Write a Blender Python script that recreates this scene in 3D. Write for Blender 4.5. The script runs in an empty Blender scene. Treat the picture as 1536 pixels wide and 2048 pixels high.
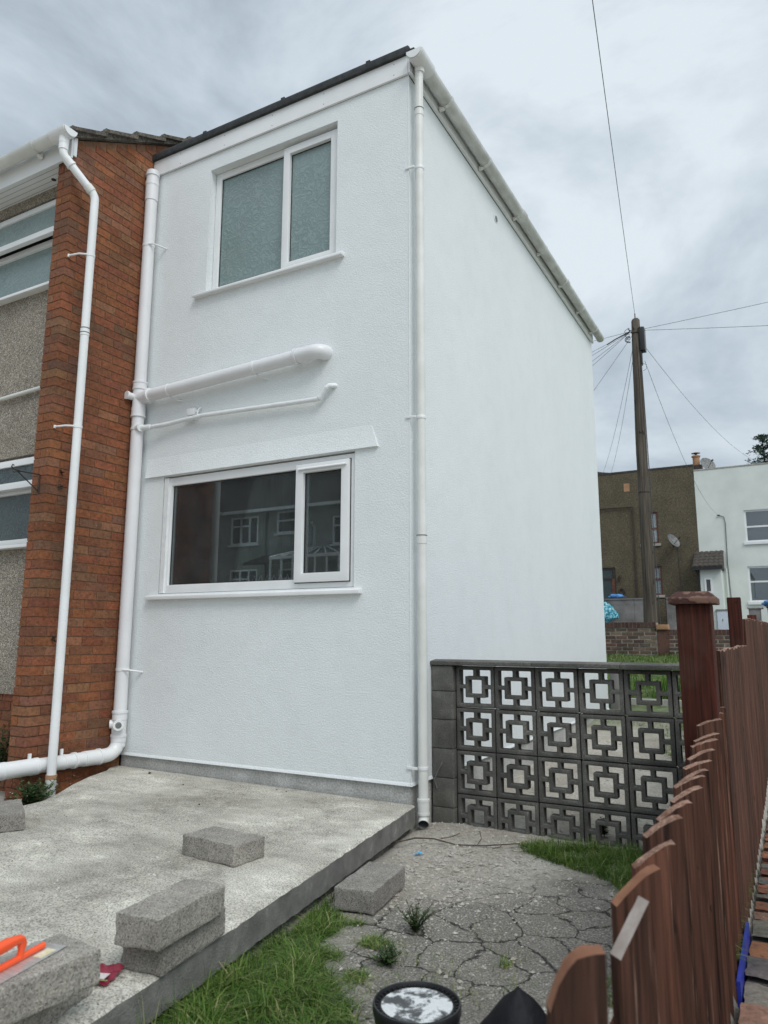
import bpy, bmesh, math, random
from mathutils import Vector, Matrix, noise
random.seed(7)
R = math.radians
sc = bpy.context.scene
COL = sc.collection

# ------------------------------------------------------------------ camera
yaw, pitch, roll = -0.50385, 0.169726, 0.0023426
fw = Vector((math.sin(yaw)*math.cos(pitch), math.cos(yaw)*math.cos(pitch), math.sin(pitch)))
rt = Vector((math.cos(yaw), -math.sin(yaw), 0)); up = rt.cross(fw)
c_, s_ = math.cos(roll), math.sin(roll)
rt, up = rt*c_+up*s_, up*c_-rt*s_
cam_d = bpy.data.cameras.new('camera'); cam = bpy.data.objects.new('camera', cam_d); COL.objects.link(cam)
m = Matrix((rt, up, -fw)).transposed().to_4x4(); m.translation = Vector((2.34468, -4.64139, 1.3))
cam.matrix_world = m
cam_d.sensor_fit = 'HORIZONTAL'; cam_d.sensor_width = 36; cam_d.lens = 34.221
cam_d.clip_start = 0.05; cam_d.clip_end = 2000
cam_d.dof.use_dof = True; cam_d.dof.focus_distance = 6.0; cam_d.dof.aperture_fstop = 5.0
sc.camera = cam
sc.view_settings.view_transform = 'Standard'; sc.view_settings.look = 'None'
sc.view_settings.exposure = 0.0; sc.view_settings.gamma = 1.0

# ------------------------------------------------------------------ sky
SUN_EL, SUN_AZ = R(50), R(124)          # azimuth clockwise from +Y
w = bpy.data.worlds.new('World'); sc.world = w; w.use_nodes = True
nt = w.node_tree; nt.nodes.clear()
def N(t, nt, **k):
    n = nt.nodes.new(t)
    for a, b in k.items():
        if a in n.inputs: n.inputs[a].default_value = b
        else: setattr(n, a, b)
    return n
def ln(nt, a, b): nt.links.new(a, b)
out = N('ShaderNodeOutputWorld', nt); bg = N('ShaderNodeBackground', nt, Strength=0.1)
sky = N('ShaderNodeTexSky', nt); sky.sky_type = 'NISHITA'; sky.sun_disc = False
sky.sun_elevation = SUN_EL; sky.sun_rotation = SUN_AZ; sky.air_density = 1.6; sky.dust_density = 3.0
tc = N('ShaderNodeTexCoord', nt)
mp = N('ShaderNodeMapping', nt); mp.inputs['Scale'].default_value = (1, 1, 2.0); mp.inputs['Location'].default_value = (5.1, .2, .9)
ln(nt, tc.outputs['Generated'], mp.inputs['Vector'])
n1 = N('ShaderNodeTexNoise', nt, Scale=2.3, Detail=8.0, Roughness=.58, Distortion=.3)
n2 = N('ShaderNodeTexNoise', nt, Scale=.9, Detail=3.0, Roughness=.5)
ln(nt, mp.outputs[0], n1.inputs['Vector']); ln(nt, mp.outputs[0], n2.inputs['Vector'])
mx = N('ShaderNodeMix', nt, data_type='FLOAT'); mx.inputs[0].default_value = .33
ln(nt, n1.outputs['Fac'], mx.inputs[2]); ln(nt, n2.outputs['Fac'], mx.inputs[3])
cr = N('ShaderNodeValToRGB', nt); e = cr.color_ramp
e.elements[0].position = .40; e.elements[0].color = (3.65, 4.3, 4.95, 1)
e.elements[1].position = .60; e.elements[1].color = (7.9, 8.7, 9.3, 1)
el = e.elements.new(.48); el.color = (5.3, 6.15, 6.95, 1)
ln(nt, mx.outputs[0], cr.inputs[0])
sep = N('ShaderNodeSeparateXYZ', nt); ln(nt, tc.outputs['Generated'], sep.inputs[0])
# an overcast sky is brighter overhead and round the hidden sun
dt = N('ShaderNodeVectorMath', nt, operation='DOT_PRODUCT'); dt.inputs[1].default_value = (math.sin(SUN_AZ)*.6, math.cos(SUN_AZ)*.6, .8)
ln(nt, tc.outputs['Generated'], dt.inputs[0])
mr = N('ShaderNodeMapRange', nt); mr.inputs['From Min'].default_value = .35; mr.inputs['From Max'].default_value = 1; mr.inputs['To Min'].default_value = 1.0; mr.inputs['To Max'].default_value = 1.9
ln(nt, dt.outputs['Value'], mr.inputs['Value'])
mul = N('ShaderNodeVectorMath', nt, operation='SCALE'); ln(nt, cr.outputs['Color'], mul.inputs[0]); ln(nt, mr.outputs[0], mul.inputs['Scale'])
ms = N('ShaderNodeMix', nt, data_type='RGBA'); ms.inputs[0].default_value = .93
ln(nt, sky.outputs[0], ms.inputs[6]); ln(nt, mul.outputs[0], ms.inputs[7])
ln(nt, ms.outputs[2], bg.inputs['Color']); ln(nt, bg.outputs[0], out.inputs[0])

sl = bpy.data.lights.new('sun', 'SUN'); sl.energy = 1.5; sl.angle = R(25); sl.color = (1, .97, .93)
so = bpy.data.objects.new('sun', sl); COL.objects.link(so)
sd = Vector((math.sin(SUN_AZ)*math.cos(SUN_EL), math.cos(SUN_AZ)*math.cos(SUN_EL), math.sin(SUN_EL)))
so.rotation_euler = sd.to_track_quat('Z', 'Y').to_euler(); so.location = (8, -10, 14)

# ------------------------------------------------------------------ materials
MATS = {}
def newmat(name):
    m = bpy.data.materials.new(name); m.use_nodes = True
    nt = m.node_tree; b = nt.nodes['Principled BSDF']; MATS[name] = m
    return m, nt, b
def ramp(nt, fac, stops):
    r = N('ShaderNodeValToRGB', nt); e = r.color_ramp
    e.elements[0].position, e.elements[0].color = stops[0][0], (*stops[0][1], 1)
    e.elements[1].position, e.elements[1].color = stops[-1][0], (*stops[-1][1], 1)
    for p, c in stops[1:-1]:
        x = e.elements.new(p); x.color = (*c, 1)
    ln(nt, fac, r.inputs[0]); return r
def mixc(nt, fac, a, b, mode='MIX'):
    x = N('ShaderNodeMix', nt, data_type='RGBA', blend_type=mode)
    for s, v in ((0, fac), (6, a), (7, b)):
        if hasattr(v, 'is_output'): ln(nt, v, x.inputs[s])
        elif s == 0: x.inputs[0].default_value = v
        else: x.inputs[s].default_value = (*v, 1)
    return x.outputs[2]
def coords(nt, kind='Object', scale=(1, 1, 1)):
    t = N('ShaderNodeTexCoord', nt); p = N('ShaderNodeMapping', nt); p.inputs['Scale'].default_value = scale
    ln(nt, t.outputs[kind], p.inputs[0]); return p.outputs[0]
def gcoords(nt, scale=(1, 1, 1)):
    t = N('ShaderNodeNewGeometry', nt); p = N('ShaderNodeMapping', nt); p.inputs['Scale'].default_value = scale
    ln(nt, t.outputs['Position'], p.inputs[0]); return p.outputs[0]
def noise_n(nt, v, scale, detail=4, rough=.55, dist=0):
    n = N('ShaderNodeTexNoise', nt, Scale=scale, Detail=detail, Roughness=rough, Distortion=dist); ln(nt, v, n.inputs['Vector']); return n.outputs['Fac']
def bump(nt, b, h, strength=.3, dist=.01, normal=None):
    u = N('ShaderNodeBump', nt, Strength=strength, Distance=dist); ln(nt, h, u.inputs['Height'])
    if normal: ln(nt, normal, u.inputs['Normal'])
    ln(nt, u.outputs[0], b.inputs['Normal']); return u.outputs[0]
def simple(name, c1, c2=None, scale=6, rough=.6, bs=0, bscale=60, bdist=.004, spec=None, metal=0, sc3=(1, 1, 1), detail=5, fine=0):
    m, nt, b = newmat(name); v = gcoords(nt, sc3)
    c2 = c2 or tuple(x*.82 for x in c1)
    r = ramp(nt, noise_n(nt, v, scale, detail), [(.35, c2), (.65, c1)]).outputs[0]
    if fine:
        sp = ramp(nt, noise_n(nt, v, bscale*1.3, 2), [(.38, (1-fine,)*3), (.62, (1+fine*.4,)*3)]).outputs[0]
        r = mixc(nt, 1.0, r, sp, 'MULTIPLY')
    ln(nt, r, b.inputs['Base Color']); b.inputs['Roughness'].default_value = rough; b.inputs['Metallic'].default_value = metal
    if spec is not None: b.inputs['Specular IOR Level'].default_value = spec
    if bs: bump(nt, b, noise_n(nt, v, bscale, 3), bs, bdist)
    return m

# white textured masonry paint
m, nt, b = newmat('render_white'); v = gcoords(nt)
st = noise_n(nt, v, 95, 3, .6); lg = noise_n(nt, v, 1.3, 5, .6)
vs = gcoords(nt, (3, 3, .35)); streak = noise_n(nt, vs, 1.6, 4, .5)
c = ramp(nt, lg, [(.3, (.765, .797, .803)), (.7, (.80, .832, .835))]).outputs[0]
pt = noise_n(nt, v, 4.5, 5, .6); c = mixc(nt, 1, c, ramp(nt, pt, [(.38, (.978, .98, .978)), (.5, (1, 1, 1))]).outputs[0], 'MULTIPLY')
c = mixc(nt, 1.0, c, ramp(nt, st, [(.3, (.90, .91, .91)), (.6, (1, 1, 1))]).outputs[0], 'MULTIPLY')
ln(nt, c, b.inputs['Base Color']); b.inputs['Roughness'].default_value = .75
st2 = noise_n(nt, gcoords(nt, (1, 1, 1.25)), 72, 4, .6)
b1 = bump(nt, b, st2, .8, .006)
bump(nt, b, noise_n(nt, v, 4, 3), .25, .02, b1)

simple('upvc', (.80, .81, .81), (.74, .75, .75), 3, .32)
simple('upvc_pipe', (.76, .765, .775), (.70, .70, .71), 2.2, .33, bs=.08, bscale=25)
simple('upvc_warm', (.74, .75, .72), (.64, .65, .61), 5, .4, detail=8)
simple('gutter_grimy', (.68, .69, .67), (.48, .49, .45), 7, .5, detail=8, sc3=(1.5, .7, 1.5))
simple('upvc_painted', (.80, .82, .82), (.72, .74, .74), 14, .55, bs=.6, bscale=70, bdist=.006)
simple('felt_roof', (.055, .06, .062), (.03, .033, .035), 18, .9, bs=.7, bscale=220, bdist=.004, fine=.5)
simple('plinth_cement', (.52, .52, .50), (.37, .37, .35), 5, .9, bs=.5, bscale=60, bdist=.006, fine=.25)
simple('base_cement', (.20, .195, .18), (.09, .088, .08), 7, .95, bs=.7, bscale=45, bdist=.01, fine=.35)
simple('seal_and_shade', (.02, .02, .02), (.015, .015, .015), 5, .5)  # black of the glazing gaskets, also colours the casement shadow rings
simple('black_iron', (.03, .028, .026), (.07, .04, .025), 30, .6, metal=.4)
m, nt, b = newmat('timber_pole'); v = gcoords(nt, (9, 9, .35)); g_ = noise_n(nt, v, 3.0, 8, .6)
c = ramp(nt, g_, [(.3, (.035, .029, .023)), (.5, (.090, .074, .058)), (.7, (.15, .126, .10))]).outputs[0]
kn = noise_n(nt, gcoords(nt, (3.5, 3.5, 1.6)), 2.6, 3, .6); c = mixc(nt, ramp(nt, kn, [(.66, (0,)*3), (.70, (1,)*3)]).outputs[0], c, (.018, .014, .011))
ck_ = noise_n(nt, gcoords(nt, (14, 14, .25)), 2.0, 3); c = mixc(nt, ramp(nt, ck_, [(.64, (0,)*3), (.68, (1,)*3)]).outputs[0], c, (.02, .016, .012))
ln(nt, c, b.inputs['Base Color']); b.inputs['Roughness'].default_value = .9; bump(nt, b, g_, .9, .02)
simple('black_plastic', (.02, .021, .023), (.014, .014, .015), 5, .35, bs=.1, bscale=20)
simple('sack_plastic', (.006, .0065, .009), (.004, .004, .005), 5, .6, spec=.25, bs=.5, bscale=14, bdist=.02)
simple('cable_black', (.06, .06, .065), (.05, .05, .05), 5, .6)
simple('cable_grey', (.20, .21, .22), (.16, .17, .18), 5, .6)
simple('brown_frame', (.16, .06, .03), (.10, .035, .02), 8, .5)
simple('dark_frame', (.05, .032, .022), (.03, .02, .015), 8, .5)
simple('far_white', (.70, .74, .69), (.62, .66, .61), 1.2, .85, bs=.2, bscale=30)
simple('grey_block', (.22, .21, .20), (.13, .125, .118), 2.2, .9, bs=.4, bscale=30)
simple('stone_sill', (.42, .40, .36), (.30, .28, .25), 5, .85)
simple('terracotta', (.42, .24, .13), (.33, .18, .10), 6, .85)
simple('roof_concrete', (.085, .07, .058), (.045, .038, .032), 9, .9, bs=.5, bscale=60, fine=.4)
simple('verge_mortar', (.17, .15, .12), (.07, .062, .05), 16, .95, bs=.8, bscale=50, fine=.5)
simple('asphalt', (.085, .085, .088), (.055, .055, .058), 3, .9, bs=.4, bscale=90, fine=.3)
simple('pavement_grey', (.21, .20, .19), (.16, .155, .15), 2, .9, bs=.3, bscale=50, fine=.2)
simple('kerb_pale', (.42, .41, .38), (.30, .29, .27), 5, .9, bs=.4, bscale=50, fine=.2)
simple('orange_plastic', (.95, .115, .03), (.88, .10, .025), 4, .28)
simple('steel', (.70, .71, .70), (.52, .52, .50), 22, .35, metal=.6, sc3=(1, 8, 1))
simple('sticker', (.72, .70, .58), (.62, .55, .3), 60, .5)
simple('wrapper_red', (.28, .02, .045), (.18, .012, .03), 30, .4)
simple('wrapper_white', (.72, .66, .66), (.62, .55, .55), 60, .5)
simple('wrapper_green', (.40, .50, .22), (.3, .38, .15), 30, .5)
simple('blue_cloth', (.10, .30, .62), (.04, .14, .36), 14, .6, bs=.5, bscale=20)
simple('blue_litter', (.06, .38, .75), (.10, .55, .85), 60, .5)
simple('blue_paint', (.015, .03, .30), (.01, .02, .2), 10, .5)
simple('red_brown_lid', (.16, .045, .03), (.10, .03, .02), 6, .5)
simple('bin_black', (.03, .033, .035), (.02, .02, .022), 6, .5)
simple('meter_white', (.62, .68, .74), (.56, .62, .68), 3, .5)
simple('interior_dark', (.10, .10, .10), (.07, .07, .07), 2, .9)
simple('curtain_white', (.62, .64, .66), (.40, .43, .46), 14, .8, sc3=(9, 9, .3))
simple('curtain_grey', (.16, .17, .17), (.09, .095, .1), 14, .8, sc3=(9, 9, .3))
simple('twig', (.10, .075, .05), (.06, .045, .03), 30, .9)
simple('white_bits', (.75, .74, .70), (.6, .58, .54), 30, .8)
simple('dark_bits', (.05, .048, .045), (.03, .03, .03), 30, .9)
simple('trunk_bark', (.10, .075, .055), (.05, .04, .03), 20, .9, bs=.5)
simple('ridge_dark', (.06, .05, .045), (.035, .03, .028), 8, .9)
simple('fitting_grey', (.22, .23, .22), (.1, .1, .1), 14, .6)

# glass
def glassmat(name, tint=(.45, .5, .5), boost=1.0, rough=.0, veil=.02):
    m, nt, b = newmat(name); nt.nodes.remove(b); o = nt.nodes['Material Output']
    t = N('ShaderNodeBsdfTransparent', nt); t.inputs[0].default_value = (*tint, 1)
    g = N('ShaderNodeBsdfGlossy', nt, Roughness=rough); g.inputs[0].default_value = (.9, .95, .95, 1)
    f = N('ShaderNodeFresnel', nt, IOR=1.52)
    mu = N('ShaderNodeMath', nt, operation='MULTIPLY', use_clamp=True); ln(nt, f.outputs[0], mu.inputs[0]); mu.inputs[1].default_value = boost
    df = N('ShaderNodeBsdfDiffuse', nt); df.inputs[0].default_value = (.62, .68, .70, 1)      # pale haze put in to lighten the pane and mute its reflection
    dn = ramp(nt, noise_n(nt, gcoords(nt), 5, 6, .7), [(.3, (veil*.6,)*3), (.7, (veil*1.5,)*3)]).outputs[0]
    dm = N('ShaderNodeMixShader', nt); ln(nt, dn, dm.inputs[0]); ln(nt, t.outputs[0], dm.inputs[1]); ln(nt, df.outputs[0], dm.inputs[2])
    x = N('ShaderNodeMixShader', nt); ln(nt, mu.outputs[0], x.inputs[0]); ln(nt, dm.outputs[0], x.inputs[1]); ln(nt, g.outputs[0], x.inputs[2])
    ln(nt, x.outputs[0], o.inputs[0]); return m
glassmat('glass_clear', (.65, .7, .7), 2.0, veil=.045)
glassmat('glass_net', (.9, .92, .93), 1.5, veil=.30)
glassmat('glass_far', (.5, .55, .6), 3.2)
def frosted(name, col, col2, rough=.28, bs=.6, scale=26):
    m, nt, b = newmat(name); v = gcoords(nt)
    wv = noise_n(nt, v, scale, 2, .5, 2.6); lg = noise_n(nt, v, 2.3, 3)
    rr = ramp(nt, wv, [(.44, col2), (.5, tuple(x*.8 for x in col2)), (.56, col)]).outputs[0]
    c = mixc(nt, ramp(nt, lg, [(.4, (0,)*3), (.62, (1,)*3)]).outputs[0], mixc(nt, .35, col, rr), mixc(nt, .85, col, rr))
    ln(nt, c, b.inputs['Base Color']); b.inputs['Roughness'].default_value = rough
    b.inputs['Coat Weight'].default_value = .5; b.inputs['Coat Roughness'].default_value = .12
    bump(nt, b, wv, bs, .012)
frosted('glass_obscure', (.215, .285, .28), (.165, .23, .23), scale=13, bs=.5)
frosted('glass_obscure_dark', (.045, .07, .072), (.012, .022, .024), .4, .9, 22)

# pebbledash
def dash(name, cols, sc_=85):
    m, nt, b = newmat(name); v = gcoords(nt)
    vo = N('ShaderNodeTexVoronoi', nt, Scale=sc_); ln(nt, v, vo.inputs['Vector'])
    s = N('ShaderNodeSeparateColor', nt); ln(nt, vo.outputs['Color'], s.inputs[0])
    c = ramp(nt, s.outputs[0], [(.0, cols[0]), (.45, cols[1]), (.8, cols[2]), (1, cols[3])]).outputs[0]
    c = mixc(nt, 1, c, ramp(nt, noise_n(nt, v, .8, 6), [(.3, (.72, .72, .70)), (.7, (1.1, 1.1, 1.1))]).outputs[0], 'MULTIPLY')
    ln(nt, c, b.inputs['Base Color']); b.inputs['Roughness'].default_value = .9
    inv = N('ShaderNodeMath', nt, operation='SUBTRACT'); inv.inputs[0].default_value = 1; ln(nt, vo.outputs['Distance'], inv.inputs[1])
    bump(nt, b, inv.outputs[0], .9, .008)
dash('pebbledash', [(.13, .115, .09), (.33, .29, .235), (.46, .405, .34), (.74, .68, .60)], 150)
dash('brown_dash', [(.070, .057, .036), (.108, .088, .055), (.126, .103, .065), (.17, .14, .09)], 38)
dash('grey_dash_far', [(.26, .27, .25), (.32, .33, .31), (.37, .38, .35), (.45, .46, .43)], 20)

# bricks carry their own fired colour per brick
def brickmat(name, stain=(.45, .45, .42), amt=.5):
    m, nt, b = newmat(name); v = gcoords(nt)
    a = N('ShaderNodeVertexColor', nt, layer_name='Col')
    n = noise_n(nt, v, 38, 6, .65)
    c = mixc(nt, 1, a.outputs[0], ramp(nt, n, [(.3, (.48, .46, .45)), (.52, (1, 1, 1)), (.75, (1.3, 1.25, 1.2))]).outputs[0], 'MULTIPLY')
    st = ramp(nt, noise_n(nt, v, 1.9, 6, .6), [(.42, (1, 1, 1)), (.62, tuple(1-amt*(1-x) for x in stain))]).outputs[0]
    c = mixc(nt, 1, c, st, 'MULTIPLY')
    sp = ramp(nt, noise_n(nt, v, 95, 1), [(.74, (0,)*3), (.79, (.8,)*3)]).outputs[0]
    c = mixc(nt, sp, c, (.42, .34, .27))
    ln(nt, c, b.inputs['Base Color']); b.inputs['Roughness'].default_value = .9
    bump(nt, b, noise_n(nt, v, 60, 5, .7), .8, .006)
brickmat('brick_red'); brickmat('brick_worn', (.5, .55, .55), .9)
simple('mortar_red', (.25, .14, .08), (.17, .09, .05), 14, .95, bs=.6, bscale=90, fine=.3)
simple('mortar_pale', (.34, .31, .28), (.2, .18, .16), 8, .95, bs=.6, bscale=60)

# screen block concrete
m, nt, b = newmat('screen_concrete'); v = gcoords(nt)
c = ramp(nt, noise_n(nt, v, 5, 8, .65), [(.3, (.058, .057, .052)), (.55, (.108, .105, .096)), (.75, (.185, .178, .162))]).outputs[0]
oi = N('ShaderNodeObjectInfo', nt); c = mixc(nt, 1, c, ramp(nt, oi.outputs['Random'], [(0, (.78,)*3), (1, (1.2, 1.2, 1.17))]).outputs[0], 'MULTIPLY')
c = mixc(nt, 1, c, ramp(nt, noise_n(nt, v, 160, 2), [(.35, (.7,)*3), (.6, (1.1,)*3), (.72, (1.7,)*3)]).outputs[0], 'MULTIPLY')
ln(nt, c, b.inputs['Base Color']); b.inputs['Roughness'].default_value = .95; bump(nt, b, noise_n(nt, v, 120, 4, .7), .7, .004)
# loose concrete blocks
m, nt, b = newmat('block_concrete'); v = coords(nt)
c = ramp(nt, noise_n(nt, v, 7, 5), [(.3, (.23, .215, .195)), (.7, (.35, .33, .30))]).outputs[0]
oi = N('ShaderNodeObjectInfo', nt); c = mixc(nt, 1, c, ramp(nt, oi.outputs['Random'], [(0, (.85,)*3), (1, (1.15, 1.14, 1.1))]).outputs[0], 'MULTIPLY')
vo = N('ShaderNodeTexVoronoi', nt, Scale=230.0); ln(nt, v, vo.inputs['Vector'])
s = N('ShaderNodeSeparateColor', nt); ln(nt, vo.outputs['Color'], s.inputs[0])
c = mixc(nt, 1, c, ramp(nt, s.outputs[0], [(.0, (.38, .37, .36)), (.22, (.85, .83, .82)), (.75, (1.12, 1.12, 1.1)), (1, (1.5, 1.48, 1.46))]).outputs[0], 'MULTIPLY')
ln(nt, c, b.inputs['Base Color']); b.inputs['Roughness'].default_value = .95
bump(nt, b, s.outputs[0], .7, .006)
# slab top
m, nt, b = newmat('slab_concrete'); v = gcoords(nt)
big = noise_n(nt, v, 1.1, 6, .6, .4); vs = gcoords(nt, (1, 1.5, 1)); sm = noise_n(nt, vs, 4.2, 9, .70, .3); fi = noise_n(nt, v, 130, 3, .6)
c = ramp(nt, big, [(.35, (.33, .312, .272)), (.5, (.45, .43, .38)), (.65, (.56, .54, .485))]).outputs[0]
c = mixc(nt, .9, c, ramp(nt, sm, [(.34, (.66, .65, .63)), (.46, (.93, .93, .91)), (.55, (1.06, 1.06, 1.04)), (.66, (1.35, 1.37, 1.34))]).outputs[0], 'MULTIPLY')
c = mixc(nt, 1, c, ramp(nt, fi, [(.36, (.42, .41, .40)), (.5, (1, 1, 1)), (.64, (1.3, 1.3, 1.28))]).outputs[0], 'MULTIPLY')
spt = ramp(nt, noise_n(nt, v, 34, 2), [(.71, (0,)*3), (.74, (1,)*3)]).outputs[0]
c = mixc(nt, spt, c, (.62, .62, .58))
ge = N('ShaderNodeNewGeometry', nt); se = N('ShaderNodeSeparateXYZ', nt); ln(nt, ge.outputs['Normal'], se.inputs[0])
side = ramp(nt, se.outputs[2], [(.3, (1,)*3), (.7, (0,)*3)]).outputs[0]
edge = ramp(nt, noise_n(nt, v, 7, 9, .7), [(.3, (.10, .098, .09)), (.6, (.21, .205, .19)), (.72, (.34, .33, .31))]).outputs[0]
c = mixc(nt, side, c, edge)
ln(nt, c, b.inputs['Base Color']); b.inputs['Roughness'].default_value = .92
h = mixc(nt, .5, sm, fi); bump(nt, b, h, .8, .012)
# fence timber
def timber(name, a, b_, pale, amt):
    m, nt, b = newmat(name); v = gcoords(nt, (26, 26, .9)); v1 = gcoords(nt)
    g = noise_n(nt, v, 2.4, 7, .62, .3); g2 = noise_n(nt, gcoords(nt, (60, 60, 1.2)), 2.2, 4)
    c = ramp(nt, g, [(.32, b_), (.5, a), (.68, tuple(x*1.6 for x in a))]).outputs[0]
    pf = ramp(nt, g2, [(.62, (0,)*3), (.74, (amt,)*3)]).outputs[0]
    c = mixc(nt, pf, c, pale)
    kn = noise_n(nt, gcoords(nt, (14, 14, 5)), 1.6, 2, .5, .3); c = mixc(nt, ramp(nt, kn, [(.69, (0,)*3), (.73, (.85,)*3)]).outputs[0], c, (.02, .009, .007))
    gr = ramp(nt, noise_n(nt, v1, 3.5, 5), [(.55, (0,)*3), (.8, (.35,)*3)]).outputs[0]; c = mixc(nt, gr, c, (.10, .075, .06))
    cr_ = ramp(nt, noise_n(nt, gcoords(nt, (30, 30, .5)), 1.5, 3), [(.30, (.25,)*3), (.37, (1,)*3)]).outputs[0]
    c = mixc(nt, 1, c, cr_, 'MULTIPLY')
    oi = N('ShaderNodeObjectInfo', nt); c = mixc(nt, 1, c, ramp(nt, oi.outputs['Random'], [(0, (.62, .62, .64)), (.5, (.92, .9, .9)), (1, (1.3, 1.22, 1.2))]).outputs[0], 'MULTIPLY')
    ln(nt, c, b.inputs['Base Color']); b.inputs['Roughness'].default_value = .85; b.inputs['Specular IOR Level'].default_value = .2; bump(nt, b, g, .8, .006)
timber('fence_timber', (.082, .037, .024), (.026, .0125, .009), (.28, .18, .135), .95)
timber('post_timber', (.058, .016, .010), (.028, .009, .006), (.09, .04, .03), .3)
simple('end_grain', (.36, .22, .16), (.17, .085, .055), 24, .9, bs=.6, bscale=90, fine=.35)
simple('end_grain_fresh', (.33, .155, .085), (.20, .085, .045), 12, .85, bs=.4, bscale=60)
simple('end_grain_grey', (.42, .37, .335), (.30, .25, .22), 18, .9, bs=.4, bscale=60)
m, nt, b = newmat('cap_timber'); v = coords(nt, scale=(1, 1, 1))
wv = N('ShaderNodeTexWave', nt, Scale=16.0, Distortion=5.0, Detail=3.0); wv.wave_type = 'RINGS'; wv.inputs['Detail Scale'].default_value = 1.5; ln(nt, v, wv.inputs['Vector'])
c = ramp(nt, wv.outputs['Fac'], [(.35, (.055, .019, .014)), (.8, (.16, .085, .06))]).outputs[0]
ln(nt, c, b.inputs['Base Color']); b.inputs['Roughness'].default_value = .8; bump(nt, b, wv.outputs['Fac'], .5, .006)

# vegetation
def leaf(name, stops):
    m, nt, b = newmat(name)
    a = N('ShaderNodeVertexColor', nt, layer_name='Col'); s = N('ShaderNodeSeparateColor', nt); ln(nt, a.outputs[0], s.inputs[0])
    c = ramp(nt, s.outputs[0], stops).outputs[0]
    ln(nt, c, b.inputs['Base Color']); b.inputs['Roughness'].default_value = .55
    b.inputs['Specular IOR Level'].default_value = .3
    tr = N('ShaderNodeBsdfTranslucent', nt); ln(nt, c, tr.inputs[0]); x = N('ShaderNodeMixShader', nt); x.inputs[0].default_value = .3
    ln(nt, b.outputs[0], x.inputs[1]); ln(nt, tr.outputs[0], x.inputs[2]); ln(nt, x.outputs[0], nt.nodes['Material Output'].inputs[0])
leaf('grass_blades', [(0, (.016, .038, .008)), (.45, (.070, .145, .022)), (.8, (.165, .27, .05)), (1, (.42, .38, .20))])
leaf('weed_leaves', [(0, (.02, .05, .018)), (.5, (.055, .11, .035)), (1, (.13, .19, .075))])
leaf('iris_leaves', [(0, (.04, .11, .012)), (.5, (.09, .22, .025)), (1, (.20, .34, .06))])
leaf('conifer_leaves', [(0, (.008, .020, .014)), (.5, (.02, .045, .028)), (1, (.04, .07, .045))])

# ground
m, nt, b = newmat('yard_ground'); v = gcoords(nt)
ge = N('ShaderNodeNewGeometry', nt); se = N('ShaderNodeSeparateXYZ', nt); ln(nt, ge.outputs['Position'], se.inputs[0])
big = noise_n(nt, v, 1.5, 6, .6); fi = noise_n(nt, v, 48, 7, .75); sp = noise_n(nt, v, 120, 2)
dirt = ramp(nt, big, [(.3, (.33, .295, .245)), (.5, (.45, .415, .355)), (.7, (.60, .57, .51))]).outputs[0]
dirt = mixc(nt, 1, dirt, ramp(nt, fi, [(.3, (.42, .40, .37)), (.46, (.95, .95, .95)), (.7, (1.3, 1.3, 1.28))]).outputs[0], 'MULTIPLY')
conc = ramp(nt, big, [(.3, (.20, .184, .158)), (.7, (.33, .308, .27))]).outputs[0]
conc = mixc(nt, 1, conc, ramp(nt, sp, [(.33, (.5,)*3), (.52, (1.0,)*3), (.64, (1.35,)*3), (.70, (2.3,)*3)]).outputs[0], 'MULTIPLY')
# cracked concrete patch
dx = N('ShaderNodeVectorMath', nt, operation='DISTANCE'); dx.inputs[1].default_value = (1.45, -1.25, 0); ln(nt, gcoords(nt, (1, .80, 0)), dx.inputs[0])
ad = N('ShaderNodeMath', nt, operation='MULTIPLY_ADD'); ln(nt, noise_n(nt, v, 2.6, 5), ad.inputs[0]); ad.inputs[1].default_value = 1.1; ln(nt, dx.outputs['Value'], ad.inputs[2])
cm = ramp(nt, ad.outputs[0], [(1.12, (1,)*3), (1.40, (0,)*3)]); 
mrr = N('ShaderNodeMapRange', nt); mrr.inputs['From Min'].default_value = 1.30; mrr.inputs['From Max'].default_value = 1.62; mrr.inputs['To Min'].default_value = 1; mrr.inputs['To Max'].default_value = 0
ln(nt, ad.outputs[0], mrr.inputs['Value'])
col = mixc(nt, mrr.outputs[0], dirt, conc)
nd = N('ShaderNodeTexNoise', nt, Scale=3.0, Detail=7.0, Roughness=.62); ln(nt, v, nd.inputs['Vector'])
sub = N('ShaderNodeVectorMath', nt, operation='MULTIPLY_ADD'); ln(nt, nd.outputs['Color'], sub.inputs[0]); sub.inputs[1].default_value = (.30, .30, 0); ln(nt, gcoords(nt, (1, 1, 0)), sub.inputs[2])
vo = N('ShaderNodeTexVoronoi', nt, Scale=4.2); vo.feature = 'DISTANCE_TO_EDGE'; vo.voronoi_dimensions = '2D'; ln(nt, sub.outputs[0], vo.inputs['Vector'])
wd = N('ShaderNodeMapRange', nt); wd.inputs['From Min'].default_value = .35; wd.inputs['From Max'].default_value = .7; wd.inputs['To Min'].default_value = .003; wd.inputs['To Max'].default_value = .050; ln(nt, noise_n(nt, v, 1.7, 2), wd.inputs['Value'])
lt = N('ShaderNodeMapRange', nt); ln(nt, vo.outputs['Distance'], lt.inputs['Value']); ln(nt, wd.outputs[0], lt.inputs['From Max']); lt.inputs['From Min'].default_value = .0; lt.inputs['To Min'].default_value = 1; lt.inputs['To Max'].default_value = 0
ck = N('ShaderNodeMath', nt, operation='MULTIPLY'); ln(nt, lt.outputs[0], ck.inputs[0]); ln(nt, mrr.outputs[0], ck.inputs[1])
col = mixc(nt, ck.outputs[0], col, (.04, .036, .03))
gy = N('ShaderNodeMapRange', nt); gy.inputs['From Min'].default_value = 4.6; gy.inputs['From Max'].default_value = 6.8
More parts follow.
